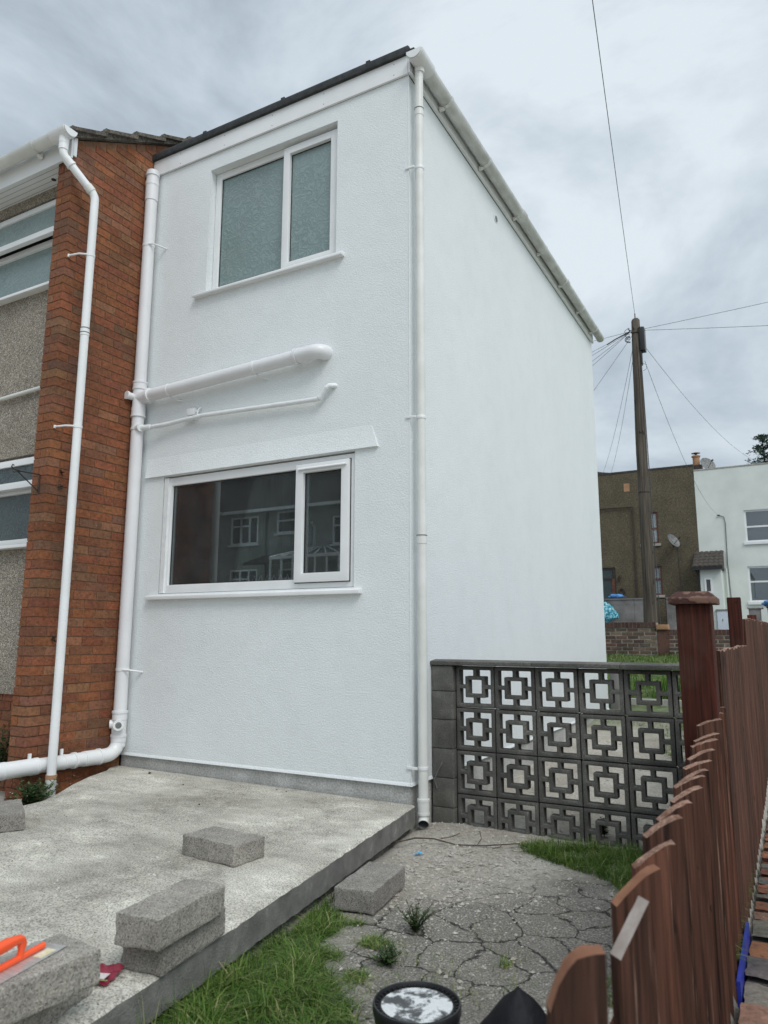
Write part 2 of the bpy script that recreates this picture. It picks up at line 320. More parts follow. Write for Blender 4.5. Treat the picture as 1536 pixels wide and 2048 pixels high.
ad2 = N('ShaderNodeMath', nt, operation='MULTIPLY_ADD'); ln(nt, noise_n(nt, v, 1.2, 4), ad2.inputs[0]); ad2.inputs[1].default_value = 3.5; ln(nt, se.outputs[1], ad2.inputs[2])
sb = N('ShaderNodeMath', nt, operation='SUBTRACT'); ln(nt, ad2.outputs[0], sb.inputs[0]); sb.inputs[1].default_value = 1.6; ln(nt, sb.outputs[0], gy.inputs['Value'])
col = mixc(nt, gy.outputs[0], col, ramp(nt, noise_n(nt, v, 6, 6), [(.3, (.05, .09, .025)), (.6, (.12, .17, .05)), (.75, (.26, .25, .15))]).outputs[0])
ln(nt, col, b.inputs['Base Color']); b.inputs['Roughness'].default_value = .95
hh = N('ShaderNodeMath', nt, operation='MULTIPLY_ADD'); ln(nt, ck.outputs[0], hh.inputs[0]); hh.inputs[1].default_value = -2.0; ln(nt, fi, hh.inputs[2])
bump(nt, b, hh.outputs[0], 1.0, .024)
M = MATS

# ------------------------------------------------------------------ mesh building
class MB:
    def __init__(s): s.v = []; s.f = []; s.mi = []; s.col = []; s.sm = []; s.mats = []
    def slot(s, mat):
        mt = M[mat]
        if mt not in s.mats: s.mats.append(mt)
        return s.mats.index(mt)
    def add(s, vs, fs, mat, col=None, smooth=False):
        o = len(s.v); s.v += [tuple(p) for p in vs]; k = s.slot(mat)
        for f in fs: s.f.append(tuple(i+o for i in f)); s.mi.append(k); s.col.append(col or (.5, .5, .5)); s.sm.append(smooth)
    def box(s, a, b, mat, col=None, M4=None, topmat=None):
        x0, y0, z0 = a; x1, y1, z1 = b
        vs = [Vector(p) for p in ((x0,y0,z0),(x1,y0,z0),(x1,y1,z0),(x0,y1,z0),(x0,y0,z1),(x1,y0,z1),(x1,y1,z1),(x0,y1,z1))]
        if M4: vs = [M4 @ p for p in vs]
        s.add(vs, [(0,3,2,1),(0,1,5,4),(1,2,6,5),(2,3,7,6),(3,0,4,7)], mat, col); 
        s.add([vs[i] for i in (4,5,6,7)], [(0,1,2,3)], topmat or mat, col)
    def tube(s, pts, r, mat, n=16, cap=True, r2=None, col=None, smooth=True):
        pts = [Vector(p) for p in pts]; rings = []
        rs = r if isinstance(r, (list, tuple)) else [r]*len(pts)
        prev = None; o = len(s.v); vs = []
        for i, p in enumerate(pts):
            t = (pts[min(i+1, len(pts)-1)]-pts[max(i-1, 0)])
            if i not in (0, len(pts)-1): t = (pts[i+1]-p).normalized()+(p-pts[i-1]).normalized()
            t = t.normalized()
            if prev is None: u = t.cross(Vector((0,0,1))) if abs(t.z) < .9 else t.cross(Vector((0,1,0)))
            else: u = prev - t*prev.dot(t)
            u.normalize(); prev = u; w_ = t.cross(u)
            for k in range(n):
                a = 2*math.pi*k/n; vs.append(p+(u*math.cos(a)+w_*math.sin(a))*rs[i])
        fs = []
        for i in range(len(pts)-1):
            for k in range(n): fs.append((i*n+k, i*n+(k+1)%n, (i+1)*n+(k+1)%n, (i+1)*n+k))
        s.add(vs, fs, mat, col, smooth)
        if cap:
            s.add(vs[:n], [tuple(range(n))[::-1]], mat, col); s.add(vs[-n:], [tuple(range(n))], mat, col)
    def lathe(s, prof, centre, mat, n=40, axis=Vector((0,0,1)), M4=None):
        vs = []; c = Vector(centre)
        for r, z in prof:
            for k in range(n):
                a = 2*math.pi*k/n; p = Vector((r*math.cos(a), r*math.sin(a), z))
                vs.append((M4 @ p if M4 else p)+c)
        fs = [(i*n+k, i*n+(k+1)%n, (i+1)*n+(k+1)%n, (i+1)*n+k) for i in range(len(prof)-1) for k in range(n)]
        s.add(vs, fs, mat, None, True)
    def prism(s, poly, fn, mat, capmat=None, smooth=False):
        """poly: list of 2-D points, fn(p, 0/1) -> 3-D point"""
        n = len(poly); a = [fn(p, 0) for p in poly]; b = [fn(p, 1) for p in poly]
        s.add(a+b, [(k, (k+1)%n, n+(k+1)%n, n+k) for k in range(n)], mat, None, smooth)
        s.add(a, [tuple(range(n))[::-1]], capmat or mat); s.add(b, [tuple(range(n))], capmat or mat)
    def grid(s, xs, zs, fill, y0, y1, mat, fn=None, skin=None):
        """solid of cells in the x-z plane, extruded y0..y1; fill(i,j) tells if a cell is solid"""
        fn = fn or (lambda x, y, z: (x, y, z))
        nx, nz = len(xs)-1, len(zs)-1; F = lambda i, j: 0 <= i < nx and 0 <= j < nz and fill(i, j)
        idx = {}; vs = []
        def V(i, j, k):
            if (i, j, k) not in idx: idx[(i, j, k)] = len(vs); vs.append(fn(xs[i], (y0, y1)[k], zs[j]))
            return idx[(i, j, k)]
        fs = []
        for i in range(nx):
            for j in range(nz):
                if not F(i, j): continue
                fs.append((V(i,j,0), V(i+1,j,0), V(i+1,j+1,0), V(i,j+1,0))); fs.append((V(i,j,1), V(i,j+1,1), V(i+1,j+1,1), V(i+1,j,1)))
                if not F(i-1, j): fs.append((V(i,j,0), V(i,j+1,0), V(i,j+1,1), V(i,j,1)))
                if not F(i+1, j): fs.append((V(i+1,j,0), V(i+1,j,1), V(i+1,j+1,1), V(i+1,j+1,0)))
                if not F(i, j-1): fs.append((V(i,j,0), V(i,j,1), V(i+1,j,1), V(i+1,j,0)))
                if not F(i, j+1): fs.append((V(i,j+1,0), V(i+1,j+1,0), V(i+1,j+1,1), V(i,j+1,1)))
        s.add(vs, fs, mat)
    def build(s, name, parent=None, bevel=0, seg=2, loc=None, fixn=True, angle=35):
        me = bpy.data.meshes.new(name); me.from_pydata(s.v, [], s.f)
        for mt in s.mats: me.materials.append(mt)
        me.polygons.foreach_set('material_index', s.mi); me.polygons.foreach_set('use_smooth', s.sm)
        ca = me.color_attributes.new('Col', 'FLOAT_COLOR', 'CORNER'); buf = []
        for f, c in zip(s.f, s.col): buf += [c[0], c[1], c[2], 1.0]*len(f)
        ca.data.foreach_set('color', buf)
        if bevel or fixn:
            bm = bmesh.new(); bm.from_mesh(me)
            if bevel: bmesh.ops.remove_doubles(bm, verts=bm.verts, dist=1e-5)
            if fixn: bmesh.ops.recalc_face_normals(bm, faces=bm.faces)
            if bevel:
                es = [e for e in bm.edges if len(e.link_faces) == 2 and e.calc_face_angle(0) > .6]
                bmesh.ops.bevel(bm, geom=es, offset=bevel, segments=seg, profile=.6, affect='EDGES', clamp_overlap=True)
                for f in bm.faces: f.smooth = True
            bm.to_mesh(me); bm.free()
        me.set_sharp_from_angle(angle=R(angle))
        o = bpy.data.objects.new(name, me); COL.objects.link(o)
        if parent: o.parent = parent
        if loc is not None: o.location = loc
        return o
def tag(o, label=None, cat=None, group=None, kind=None):
    if label: o['label'] = label
    if cat: o['category'] = cat
    if group: o['group'] = group
    if kind: o['kind'] = kind
    return o
def empty(name, label, cat, loc=(0, 0, 0), rz=0, group=None):
    o = bpy.data.objects.new(name, None); COL.objects.link(o); o.location = loc; o.rotation_euler.z = rz
    o.empty_display_size = .2
    return tag(o, label, cat, group)
def localmb(o, *a): return MB()
def bend(p0, p1, p2, rad, n=8):
    """points rounding the corner p1"""
    p0, p1, p2 = Vector(p0), Vector(p1), Vector(p2); a = (p0-p1).normalized()*rad; b = (p2-p1).normalized()*rad
    return [ (p1+a)*(1-t)**2 + p1*2*t*(1-t) + (p1+b)*t*t for t in [k/n for k in range(n+1)] ]

# ------------------------------------------------------------------ ground
PROF = [(-200, 0.0), (.4, 0), (3, .08), (6.3, .30), (7, .40), (10.8, .93), (12.2, 1.1), (14, 1.14), (23, 1.18), (27, 1.45), (40, 1.7), (80, 1.9), (900, 2.0)]
def gz(x, y):
    for (a, za), (b, zb) in zip(PROF, PROF[1:]):
        if a <= y <= b:
            z = za+(zb-za)*(y-a)/(b-a); break
    else: z = 0
    if x < -1.6 and y < 2: z += .065*min(1, (-1.6-x)*3)
    if x > 2.03 and y < 11: z -= .16*min(1, (x-2.03)*25)
    if -4 < x < 4 and -7 < y < 12:
        z += (noise.noise(Vector((x*1.3, y*1.3, 0))))*.012+noise.noise(Vector((x*7, y*7, 3)))*.006
        q_ = math.exp(-((x-.6)/.5)**2-((y+.35)/.5)**2)
        z += q_*(.014*noise.noise(Vector((x*19, y*19, 7)))+.012*noise.noise(Vector((x*38, y*38, 9))))
        if x < 2.05 and y < .3:      # soft rise of soil against the slab foot
            z += .03*math.exp(-((x-.35-(-y)*.13)/.3)**2)*min(1, max(0, (-y-.9)))
            z += .045*math.exp(-((x-.22)/.22)**2-((y-.12)/.25)**2)
    return z
def axis(parts):
    o = []
    for a, b, st in parts:
        k = max(1, round((b-a)/st)); o += [a+(b-a)*i/k for i in range(k)]
    return o+[parts[-1][1]]
xs = axis([(-600, -60, 90), (-60, -8, 8), (-8, -1, .5), (-1, 3, .035), (3, 10, .7), (10, 60, 8), (60, 600, 90)])
ys = axis([(-600, -40, 90), (-40, -6, 4), (-6, -3.4, .3), (-3.4, 1, .035), (1, 11, .2), (11, 40, 1), (40, 80, 10), (80, 800, 90)])
vs = [(x, y, gz(x, y)) for y in ys for x in xs]; nx = len(xs)
fs = [(j*nx+i, j*nx+i+1, (j+1)*nx+i+1, (j+1)*nx+i) for j in range(len(ys)-1) for i in range(nx-1)]
g = MB(); g.add(vs, fs, 'yard_ground', None, True); tag(g.build('ground', fixn=False), kind='structure')

# patio slab
def slabz(x): return .185-.009*x
edge_pts = [(-.02, -.012), (.035, -.012)]
n = 220
for i in range(n+1):
    t = i/n; y = -.03-5.5*t; x = .035+.137*(-y)+.006*noise.noise(Vector((0, y*4, 5)))+.010*noise.noise(Vector((0, y*17, 5))); edge_pts.append((x, y))
poly = edge_pts+[(-2.5, -5.53), (-2.35, -3.0), (-2.24, -1.75), (-2.16, -1.42), (-2.17, -1.20), (-2.30, -.98), (-2.46, -.74), (-2.60, -.48), (-2.70, -.22), (-2.80, -.10), (-2.802, -.012)]
g = MB()
k = len(poly); top = [(x, y, slabz(x)) for x, y in poly]
rim = [(x, y, slabz(x)-.008) for x, y in poly]
ins = []
for i, (x, y) in enumerate(poly):
    if 0 < i <= n+2: ins.append((x-.012-.008*noise.noise(Vector((3, y*25, 1))), y, slabz(x)))
    else: ins.append((x, y, slabz(x)))
bot = [(x, y, slabz(x)-.125) for x, y in poly]
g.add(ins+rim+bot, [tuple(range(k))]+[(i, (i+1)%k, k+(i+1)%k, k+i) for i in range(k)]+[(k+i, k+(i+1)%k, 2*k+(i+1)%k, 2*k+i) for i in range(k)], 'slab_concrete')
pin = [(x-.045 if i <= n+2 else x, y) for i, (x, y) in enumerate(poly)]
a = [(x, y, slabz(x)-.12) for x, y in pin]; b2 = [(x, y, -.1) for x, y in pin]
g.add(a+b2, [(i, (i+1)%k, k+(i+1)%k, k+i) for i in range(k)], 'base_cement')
tag(g.build('patio_slab'), kind='structure')

# street
g = MB(); g.add([(-60, 14.2, 1.165), (60, 14.2, 1.165), (60, 24.5, 1.30), (-60, 24.5, 1.30)], [(0, 1, 2, 3)], 'asphalt'); tag(g.build('road', fixn=False), kind='structure')
g = MB(); g.box((-60, 24.5, 1.0), (60, 24.62, 1.42), 'kerb_pale'); g.box((-60, 24.622, 1.0), (60, 30, 1.50), 'pavement_grey'); tag(g.build('pavement'), kind='structure')
g = MB(); g.box((-60, 12.5, .9), (60, 14.1, 1.24), 'pavement_grey'); g.box((-60, 14.102, .9), (60, 14.2, 1.262), 'kerb_pale'); tag(g.build('near_pavement'), kind='structure')

# ------------------------------------------------------------------ brick helper
def brickcol(pal): 
    c = random.choice(pal); k = random.uniform(.86, 1.14); return tuple(max(.005, x*k*random.uniform(.93, 1.07)) for x in c)
PIER = [(.245, .084, .034), (.23, .080, .033), (.25, .092, .038), (.225, .082, .038), (.215, .088, .044), (.20, .092, .052), (.26, .090, .036), (.22, .076, .034), (.25, .115, .058), (.24, .084, .036)]
GARDEN = [(.13, .085, .065), (.17, .10, .075), (.12, .09, .07), (.20, .15, .11), (.15, .08, .06), (.10, .065, .05)]

# ------------------------------------------------------------------ window maker (front plane faces -Y unless fn given)
def window(parent, x0, x1, z0, z1, y, name='window', mull=(), trans=(), fw_=.055, pane='glass_clear', frame='upvc', depth=.06, fn=None, sill=None, label=None, dark=True, sash=None, ssw=.05):
    fn = fn or (lambda x, yy, z: (x, yy, z))
    g = MB()
    xs = sorted({x0, x0+fw_, x1-fw_, x1, *[v for m_ in mull for v in (m_-fw_/2, m_+fw_/2)]})
    zs = sorted({z0, z0+fw_, z1-fw_, z1, *[v for t in trans for v in (t-fw_/2, t+fw_/2)]})
    mset = [(m_-fw_/2, m_+fw_/2) for m_ in mull]; tset = [(t-fw_/2, t+fw_/2) for t in trans]
    def fill(i, j):
        xc = (xs[i]+xs[i+1])/2; zc = (zs[j]+zs[j+1])/2
        return xc < x0+fw_ or xc > x1-fw_ or zc < z0+fw_ or zc > z1-fw_ or any(a < xc < b for a, b in mset) or any(a < zc < b for a, b in tset)
    g.grid(xs, zs, fill, y, y+depth, frame, fn=lambda x, yy, z: fn(x, yy, z))
    f = g.build(name, parent, bevel=.006)
    if label: f['label'] = label
    return f
def glaze(parent, x0, x1, z0, z1, y, mat, name='pane'):
    g = MB(); g.box((x0, y, z0), (x1, y+.008, z1), mat); return g.build(name, parent)
def ring(parent, name, x0, x1, z0, z1, y0, y1, t, mat='upvc', bevel=.005, M4=None):
    g = MB(); xs = [x0, x0+t, x1-t, x1]; zs = [z0, z0+t, z1-t, z1]
    fn = (lambda x, y, z: tuple(M4 @ Vector((x, y, z)))) if M4 else None
    g.grid(xs, zs, lambda i, j: not (i == 1 and j == 1), y0, y1, mat, fn=fn)
    return g.build(name, parent, bevel=bevel)

# ================================================================== WHITE HOUSE
WH = empty('white_house', 'white rendered flat-roofed extension with white pipes on its wall, in the middle', 'house')
UW = (-2.07, -.67, 4.385, 5.60); LW = (-2.46, -.47, 1.665, 2.705)
g = MB()
xs = [-2.804, LW[0], UW[0], UW[1], LW[1], 0]; zs = [.305, LW[2], LW[3], UW[2], UW[3], 5.757]
def wf(i, j):
    xc = (xs[i]+xs[i+1])/2; zc = (zs[j]+zs[j+1])/2
    return not (UW[0] < xc < UW[1] and UW[2] < zc < UW[3]) and not (LW[0] < xc < LW[1] and LW[2] < zc < LW[3])
g.grid(xs, zs, wf, 0, .25, 'render_white')
g.box((-.25, .25, .305), (0, 6.2, 5.757), 'render_white')
g.box((-2.804, 5.95, .1), (-.25, 6.2, 5.757), 'render_white')
# bellcast drip over the lower window and at the foot
dz = lambda p, k: ((-2.675, -.262)[k] + (0 if k == 0 else .0), p[0], p[1])
g.prism([(0.001, 2.712), (-.024, 2.712), (-.022, 2.722), (-.010, 2.80), (0.001, 2.90)], lambda p, k: (-2.675 if k == 0 else -.262-(p[1]-2.712)*.35, p[0], p[1]), 'render_white')
g.prism([(.001, .302), (-.010, .301), (-.009, .308), (.001, .325)], lambda p, k: ((-2.80, .009)[k], p[0], p[1]), 'render_white')
g.prism([(-.001, .302), (.010, .301), (.009, .308), (-.001, .325)], lambda p, k: (p[0], (-.009, 6.2)[k], p[1]), 'render_white')
# rounded corner bead
g.tube([(0, 0, .31), (0, 0, 5.757)], .0035, 'render_white', n=8)
g.build('wall', WH)
g = MB(); g.box((-2.80, .012, -.05), (-.012, .24, .3045), 'plinth_cement'); g.box((-.2, .24, -.05), (-.012, 6.17, .3045), 'plinth_cement'); g.build('plinth', WH)
# ceiling between floors and floor, keeps the room dark
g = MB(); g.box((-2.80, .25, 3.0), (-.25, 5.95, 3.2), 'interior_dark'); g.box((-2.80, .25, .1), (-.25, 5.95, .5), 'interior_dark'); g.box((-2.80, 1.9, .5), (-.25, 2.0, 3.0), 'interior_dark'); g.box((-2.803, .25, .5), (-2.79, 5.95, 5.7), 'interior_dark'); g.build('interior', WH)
# roof
g = MB(); g.box((-2.80, .0, 5.80), (.02, 6.22, 5.93), 'felt_roof'); g.build('roof', WH)
g = MB()
js = [-2.85, -2.13, -1.22, -.35, .022]
for a, b2 in zip(js, js[1:]):
    g.prism([(-.048, 5.922), (.09, 5.922), (.09, 5.985), (-.02, 5.997), (-.045, 5.990), (-.05, 5.975)], lambda p, k, a=a, b2=b2: ((a+.003, b2-.002)[k], p[0], p[1]), 'felt_roof')
    if b2 < 0: g.box((b2-.02, -.052, 5.92), (b2+.02, .08, 6.001), 'felt_roof')
g.box((.0225, -.04, 5.93), (.072, 6.25, 5.955), 'felt_roof'); g.box((.060, -.035, 5.895), (.068, 6.24, 5.9295), 'felt_roof'); g.box((-.03, .09, 5.932), (.0225, 6.25, 5.99), 'felt_roof')  # side felt drip extended towards the gutter, added to block sky in the gap
g.build('roof_edge', WH, bevel=.004)
g = MB(); g.box((-2.802, -.022, 5.758), (.004, -.002, 5.920), 'upvc')
for x in (-2.45, -1.9, -1.35, -.8, -.12):
    for z in (5.79, 5.89): g.tube([(x, -.0235, z), (x, -.020, z)], .004, 'fitting_grey', n=8)
g.build('fascia', WH)
g = MB(); g.box((.006, -.020, 5.765), (.024, 6.22, 5.925), 'upvc'); g.box((.006, -.012, 5.758), (.035, 6.21, 5.7645), 'upvc'); g.build('side_fascia', WH)

def gasket(parent, x0, x1, z0, z1, y, t=.007, name='gasket', mat='seal_and_shade'):
    g = MB(); g.grid([x0, x0+t, x1-t, x1], [z0, z0+t, z1-t, z1], lambda i, j: not (i == 1 and j == 1), y, y+.006, mat); return g.build(name, parent)
# upper window
f = window(WH, UW[0]+.004, UW[1]-.004, UW[2], UW[3]-.004, .075, mull=(-1.245,), fw_=.062, label='upper window with obscured glass')
glaze(f, UW[0]+.05, -1.26, UW[2]+.04, UW[3]-.05, .10, 'glass_obscure')
s = ring(f, 'casement', -1.262, UW[1]-.028, UW[2]+.018, UW[3]-.03, .045, .095, .066)
g = MB(); g.box((-1.21, .085, UW[2]+.07), (UW[1]-.08, .093, UW[3]-.08), 'glass_obscure'); g.build('casement_pane', f)
gasket(f, UW[0]+.064, -1.277, UW[2]+.060, UW[3]-.064, .092); gasket(f, -1.198, UW[1]-.092, UW[2]+.082, UW[3]-.094, .078)
gasket(f, -1.268, UW[1]-.022, UW[2]+.012, UW[3]-.024, .0685, .012, 'casement_gap_shade')  # black ring painted in for the shadow gap round the proud casement
g = MB(); g.prism([(.07, 4.338), (-.052, 4.338), (-.052, 4.356), (-.045, 4.366), (.07, 4.392)], lambda p, k: ((-2.185, -.585)[k], p[0], p[1]), 'upvc'); g.build('sill', f, bevel=.003)
# lower window
f = window(WH, LW[0]+.012, LW[1]-.012, LW[2]+.004, LW[3]-.012, .018, mull=(-.99,), fw_=.072, label='lower window with clear glass')
glaze(f, LW[0]+.06, -1.0, LW[2]+.05, LW[3]-.06, .05, 'glass_clear')
ring(f, 'casement', -1.010, LW[1]-.045, LW[2]+.05, LW[3]-.055, -.012, .046, .070)
g = MB(); g.box((-.95, .028, LW[2]+.11), (LW[1]-.10, .036, LW[3]-.11), 'glass_clear'); g.build('casement_pane', f)
gasket(f, LW[0]+.081, -1.026, LW[2]+.074, LW[3]-.082, .043); gasket(f, -.942, LW[1]-.113, LW[2]+.118, LW[3]-.123, .020)
gasket(f, -1.016, LW[1]-.039, LW[2]+.044, LW[3]-.049, .0115, .012, 'casement_gap_shade')  # same dark ring, stands for shade behind the lower casement
g = MB(); g.prism([(-.012, 2.607), (-.030, 2.602), (-.030, 2.610), (-.012, 2.622)], lambda p, k: ((-.985, -.535)[k], p[0], p[1]), 'upvc'); g.build('drip_bar', f)
g = MB(); g.box((-2.448, -.0005, 1.6705), (-2.40, .0175, 2.69), 'upvc_painted'); g.build('cover_trim', f)
g = MB(); g.prism([(.05, 1.615), (-.050, 1.615), (-.050, 1.642), (-.042, 1.650), (.05, 1.664)], lambda p, k: ((-2.568, -.398)[k], p[0], p[1]), 'upvc'); g.build('sill', f, bevel=.003)
g = MB(); pts = [(-.925, .10, 2.20), (-.925, .14, 2.17), (-.925, .14, 2.02), (-.925, .10, 1.99)]
g.tube(pts, .012, 'upvc', n=8); g.build('handle', f)
g = MB()
for i in range(21):
    x = -2.36+i*.067
    g.tube([(x, .075, 1.745), (x+.024, .075, 1.792), (x+.044, .075, 1.743)], .0055, 'upvc', n=5)
    g.box((x+.012, .10, 1.79), (x+.016, .19, 2.62), 'curtain_grey')
g.build('vertical_blind', f)
g = MB(); g.box((-2.44, .051, 2.695), (-.48, .07, 2.704), 'end_grain'); g.build('packing_timber', f)

# gutter on the side
def gutter(parent, p0, p1, r, out_, mat='gutter_grimy', capmat='upvc', brackets=(), unions=(), near_union=None):
    """half-round gutter from p0 to p1 (centre of its rim)"""
    p0, p1 = Vector(p0), Vector(p1); d = (p1-p0).normalized(); side = Vector(out_)
    def arc(rad, a0=0, a1=180, n=14): return [(math.cos(R(a0+(a1-a0)*i/n))*rad, -math.sin(R(a0+(a1-a0)*i/n))*rad) for i in range(n+1)]
    def shell(mb, a, b, ro, ri, mat):
        pr = arc(ro)+arc(ri)[::-1]
        mb.prism(pr, lambda p, k: (a, b)[k]+side*p[0]+Vector((0, 0, p[1])), mat, smooth=True)
    g = MB(); shell(g, p0, p1, r, r-.004, mat); o = g.build('gutter', parent, angle=50)
    for q in (p0, p1):
        s_ = -1 if q == p0 else 1
        g = MB(); g.prism(arc(r+.005), lambda p, k, q=q, s_=s_: q+d*s_*(.002, .012)[k]+side*p[0]+Vector((0, 0, p[1]+.002)), capmat); g.build('end_cap', o)
    for t in brackets:
        q = p0+d*t; g = MB(); shell(g, q-d*.018, q+d*.018, r+.007, r+.001, 'upvc_warm')
        fl = q-side*(r+.006)
        g.add([fl+side*.002+d*-.018+Vector((0,0,-.05)), fl+side*.05-d*.018+Vector((0,0,-.075)), fl+side*.05+d*.018+Vector((0,0,-.075)), fl+side*.002+d*.018+Vector((0,0,-.05)), fl+side*.002-d*.018+Vector((0,0,-.09)), fl+side*.002+d*.018+Vector((0,0,-.09))], [(0,1,2,3), (4,1,2,5), (0,1,4), (3,2,5)], 'upvc_warm')
        g.build('gutter_bracket', o)
    for t in unions:
        q = p0+d*t; g = MB(); shell(g, q-d*.055, q+d*.055, r+.010, r+.001, 'gutter_grimy'); g.build('gutter_union', o)
    return o
gut = gutter(WH, (.095, -.085, 5.875), (.095, 6.42, 5.905), .060, (1, 0, 0), brackets=(.62, 1.55, 2.55, 3.42, 4.35, 5.25, 6.05), unions=(2.62, 4.40))
g = MB(); 
pr = [(math.cos(R(180*i/14))*.072, -math.sin(R(180*i/14))*.072) for i in range(15)]
g.prism(pr, lambda p, k: (.095+p[0], (-.085, .16)[k], 5.878+p[1]), 'upvc', smooth=True)
g.tube([(.078, .045, 5.83), (.078, .045, 5.775)], .040, 'upvc', n=20); g.build('gutter_outlet', WH, angle=50)
# downpipe on the corner
g = MB(); DX, DY = .072, .045
g.tube([(DX, DY, 5.79), (DX, DY, .17)], .034, 'upvc_warm', n=24)
dp = g.build('downpipe', WH)
g = MB(); g.tube([(DX, DY, .215), (DX, DY, .12)], .0405, 'upvc_warm', n=24); g.tube([(DX, DY, .222), (DX, DY, .205)], .043, 'upvc_warm', n=24); g.tube([(DX, DY, .135), (DX, DY, .118)], .043, 'upvc_warm', n=24)
# shoe
pts = [Vector((DX, DY, .12)), Vector((DX, DY, .105)), Vector((DX+.004, DY-.010, .085)), Vector((DX+.018, DY-.042, .066))]
g.tube(pts, .036, 'upvc_warm', n=24, cap=False); g.tube([p for p in pts], .032, 'fitting_grey', n=24, cap=False)
g.build('shoe', dp)
for z in (4.95, 3.15, 1.12+.0):
    pass
for z in (4.93, 2.90, .42):
    g = MB(); g.tube([(DX, DY, z-.012), (DX, DY, z+.012)], .0375, 'upvc', n=24); g.box((-.028, -.010, z-.008), (.050, .004, z+.010), 'upvc'); g.build('pipe_clip', dp, bevel=.002)
for z in (5.42, 1.99):
    g = MB(); g.tube([(DX, DY, z-.03), (DX, DY, z+.03)], .0365, 'upvc_warm', n=24); g.tube([(DX, DY, z+.028), (DX, DY, z+.034)], .039, 'fitting_grey', n=24); g.build('pipe_joint', dp)
# air hole in side wall
g = MB(); g.tube([(-.002, 1.99, 5.585), (.004, 1.99, 5.585)], .055, 'upvc_painted', n=20); g.tube([(.0045, 2.0, 5.575), (.006, 2.0, 5.575)], .034, 'fitting_grey', n=14); g.build('vent_hole', WH)
# soil stack in the corner
SX, SY = -2.742, -.085
g = MB(); g.tube([(SX, SY, 5.66), (SX, SY, .62)], .055, 'upvc_pipe', n=28)
st_ = g.build('soil_pipe', WH)
g = MB(); g.tube([(SX, SY, 5.64), (SX, SY, 5.755)], .058, 'upvc_pipe', n=28); g.tube([(SX, SY, 5.60), (SX, SY, 5.64)], .064, 'upvc_pipe', n=28); g.tube([(SX, SY, 5.70), (SX, SY, 5.725)], .066, 'upvc_pipe', n=28); g.tube([(SX, SY, 5.44), (SX, SY, 5.615)], .061, 'upvc_pipe', n=28); g.build('stack_cap', st_)
for z in (4.97, 1.02):
    g = MB(); g.tube([(SX, SY, z-.012), (SX, SY, z+.012)], .0585, 'upvc', n=28); g.tube([(SX+.035, SY-.040, z), (SX+.085, SY-.02, z-.002), (SX+.145, -.012, z-.02), (SX+.15, .0, z-.022)], .008, 'upvc', n=8); g.build('pipe_clip', st_)
TZ = 3.455
g = MB()
for z0, z1 in ((TZ+.08, TZ+.15), (TZ-.17, TZ-.09)): g.tube([(SX, SY, z0), (SX, SY, z1)], .063, 'upvc_pipe', n=28)
for z in (TZ+.15, TZ-.17, TZ+.09): g.tube([(SX, SY, z-.008), (SX, SY, z+.008)], .067, 'upvc_pipe', n=28)
g.tube([(SX, SY, TZ-.1), (SX, SY, TZ+.1)], .060, 'upvc_pipe', n=28)
g.tube([(SX, SY, TZ), (SX+.13, SY, TZ+.012)], .060, 'upvc_pipe', n=28)
g.tube([(SX+.12, SY, TZ+.011), (SX+.145, SY, TZ+.013)], .068, 'upvc', n=28)
g.tube([(SX-.02, SY-.02, TZ+.005), (SX-.035, SY-.115, TZ+.01)], .033, 'upvc_pipe', n=20); g.tube([(SX-.033, SY-.105, TZ+.009), (SX-.036, SY-.12, TZ+.01)], .038, 'upvc', n=20); g.tube([(SX-.0365, SY-.1205, TZ+.01), (SX-.0366, SY-.1215, TZ+.01)], .024, 'upvc_warm', n=16)
g.build('branch_tee', st_)
# branch soil pipe along the wall
g = MB(); A = Vector((SX+.14, SY, TZ+.012)); Bp = Vector((-.93, SY, TZ+.075))
g.tube([A, Bp], .055, 'upvc_pipe', n=28)
br = g.build('branch_pipe', WH)
g = MB(); pts = [Bp+Vector((-.02, 0, 0))]+bend(Bp, (-.745, SY, TZ+.085), (-.745, .02, TZ+.085), .085)+[Vector((-.745, .01, TZ+.085))]
g.tube(pts, .060, 'upvc_pipe', n=28); g.tube([Bp+Vector((-.055, 0, -.001)), Bp+Vector((-.03, 0, 0))], .067, 'upvc_pipe', n=28); g.build('elbow', br)
for t in (.14, .72):
    q = A.lerp(Bp, t); g = MB(); g.tube([q-Vector((.012, 0, 0)), q+Vector((.012, 0, 0))], .0585, 'upvc', n=28)
    g.tube([q+Vector((0, .01, -.055)), q+Vector((.06, .05, -.088)), q+Vector((.085, .085, -.09))], .006, 'upvc_painted', n=8)
    g.build('pipe_clip', br)
# waste pipe
WZ = 3.165
g = MB(); g.tube([(SX+.05, SY-.02, WZ+.0), (SX+.16, SY+.005, WZ)], .026, 'upvc_painted', n=16)
g.tube([(SX+.15, SY+.005, WZ), (-2.43, -.055, WZ+.008), (-2.30, -.052, WZ+.015), (-2.0, -.05, WZ+.03), (-.79, -.045, WZ-.012)], .0195, 'upvc_painted', n=16)
g.tube([(-2.50, -.06, WZ+.004), (-2.36, -.053, WZ+.01)], .021, 'upvc_painted', n=16)
wp = g.build('waste_pipe', WH)
g = MB(); pts = [Vector((-.82, -.045, WZ-.011)), Vector((-.775, -.045, WZ-.008)), Vector((-.74, -.045, WZ+.035)), Vector((-.715, -.045, WZ+.065)), Vector((-.69, -.038, WZ+.085)), Vector((-.66, -.01, WZ+.088)), Vector((-.655, .01, WZ+.088))]
g.tube(pts, .021, 'upvc_painted', n=16)
for i in (1, 3): g.tube([pts[i], pts[i]+(pts[i+1]-pts[i])*.4], .024, 'upvc_painted', n=16)
g.build('elbow', wp)
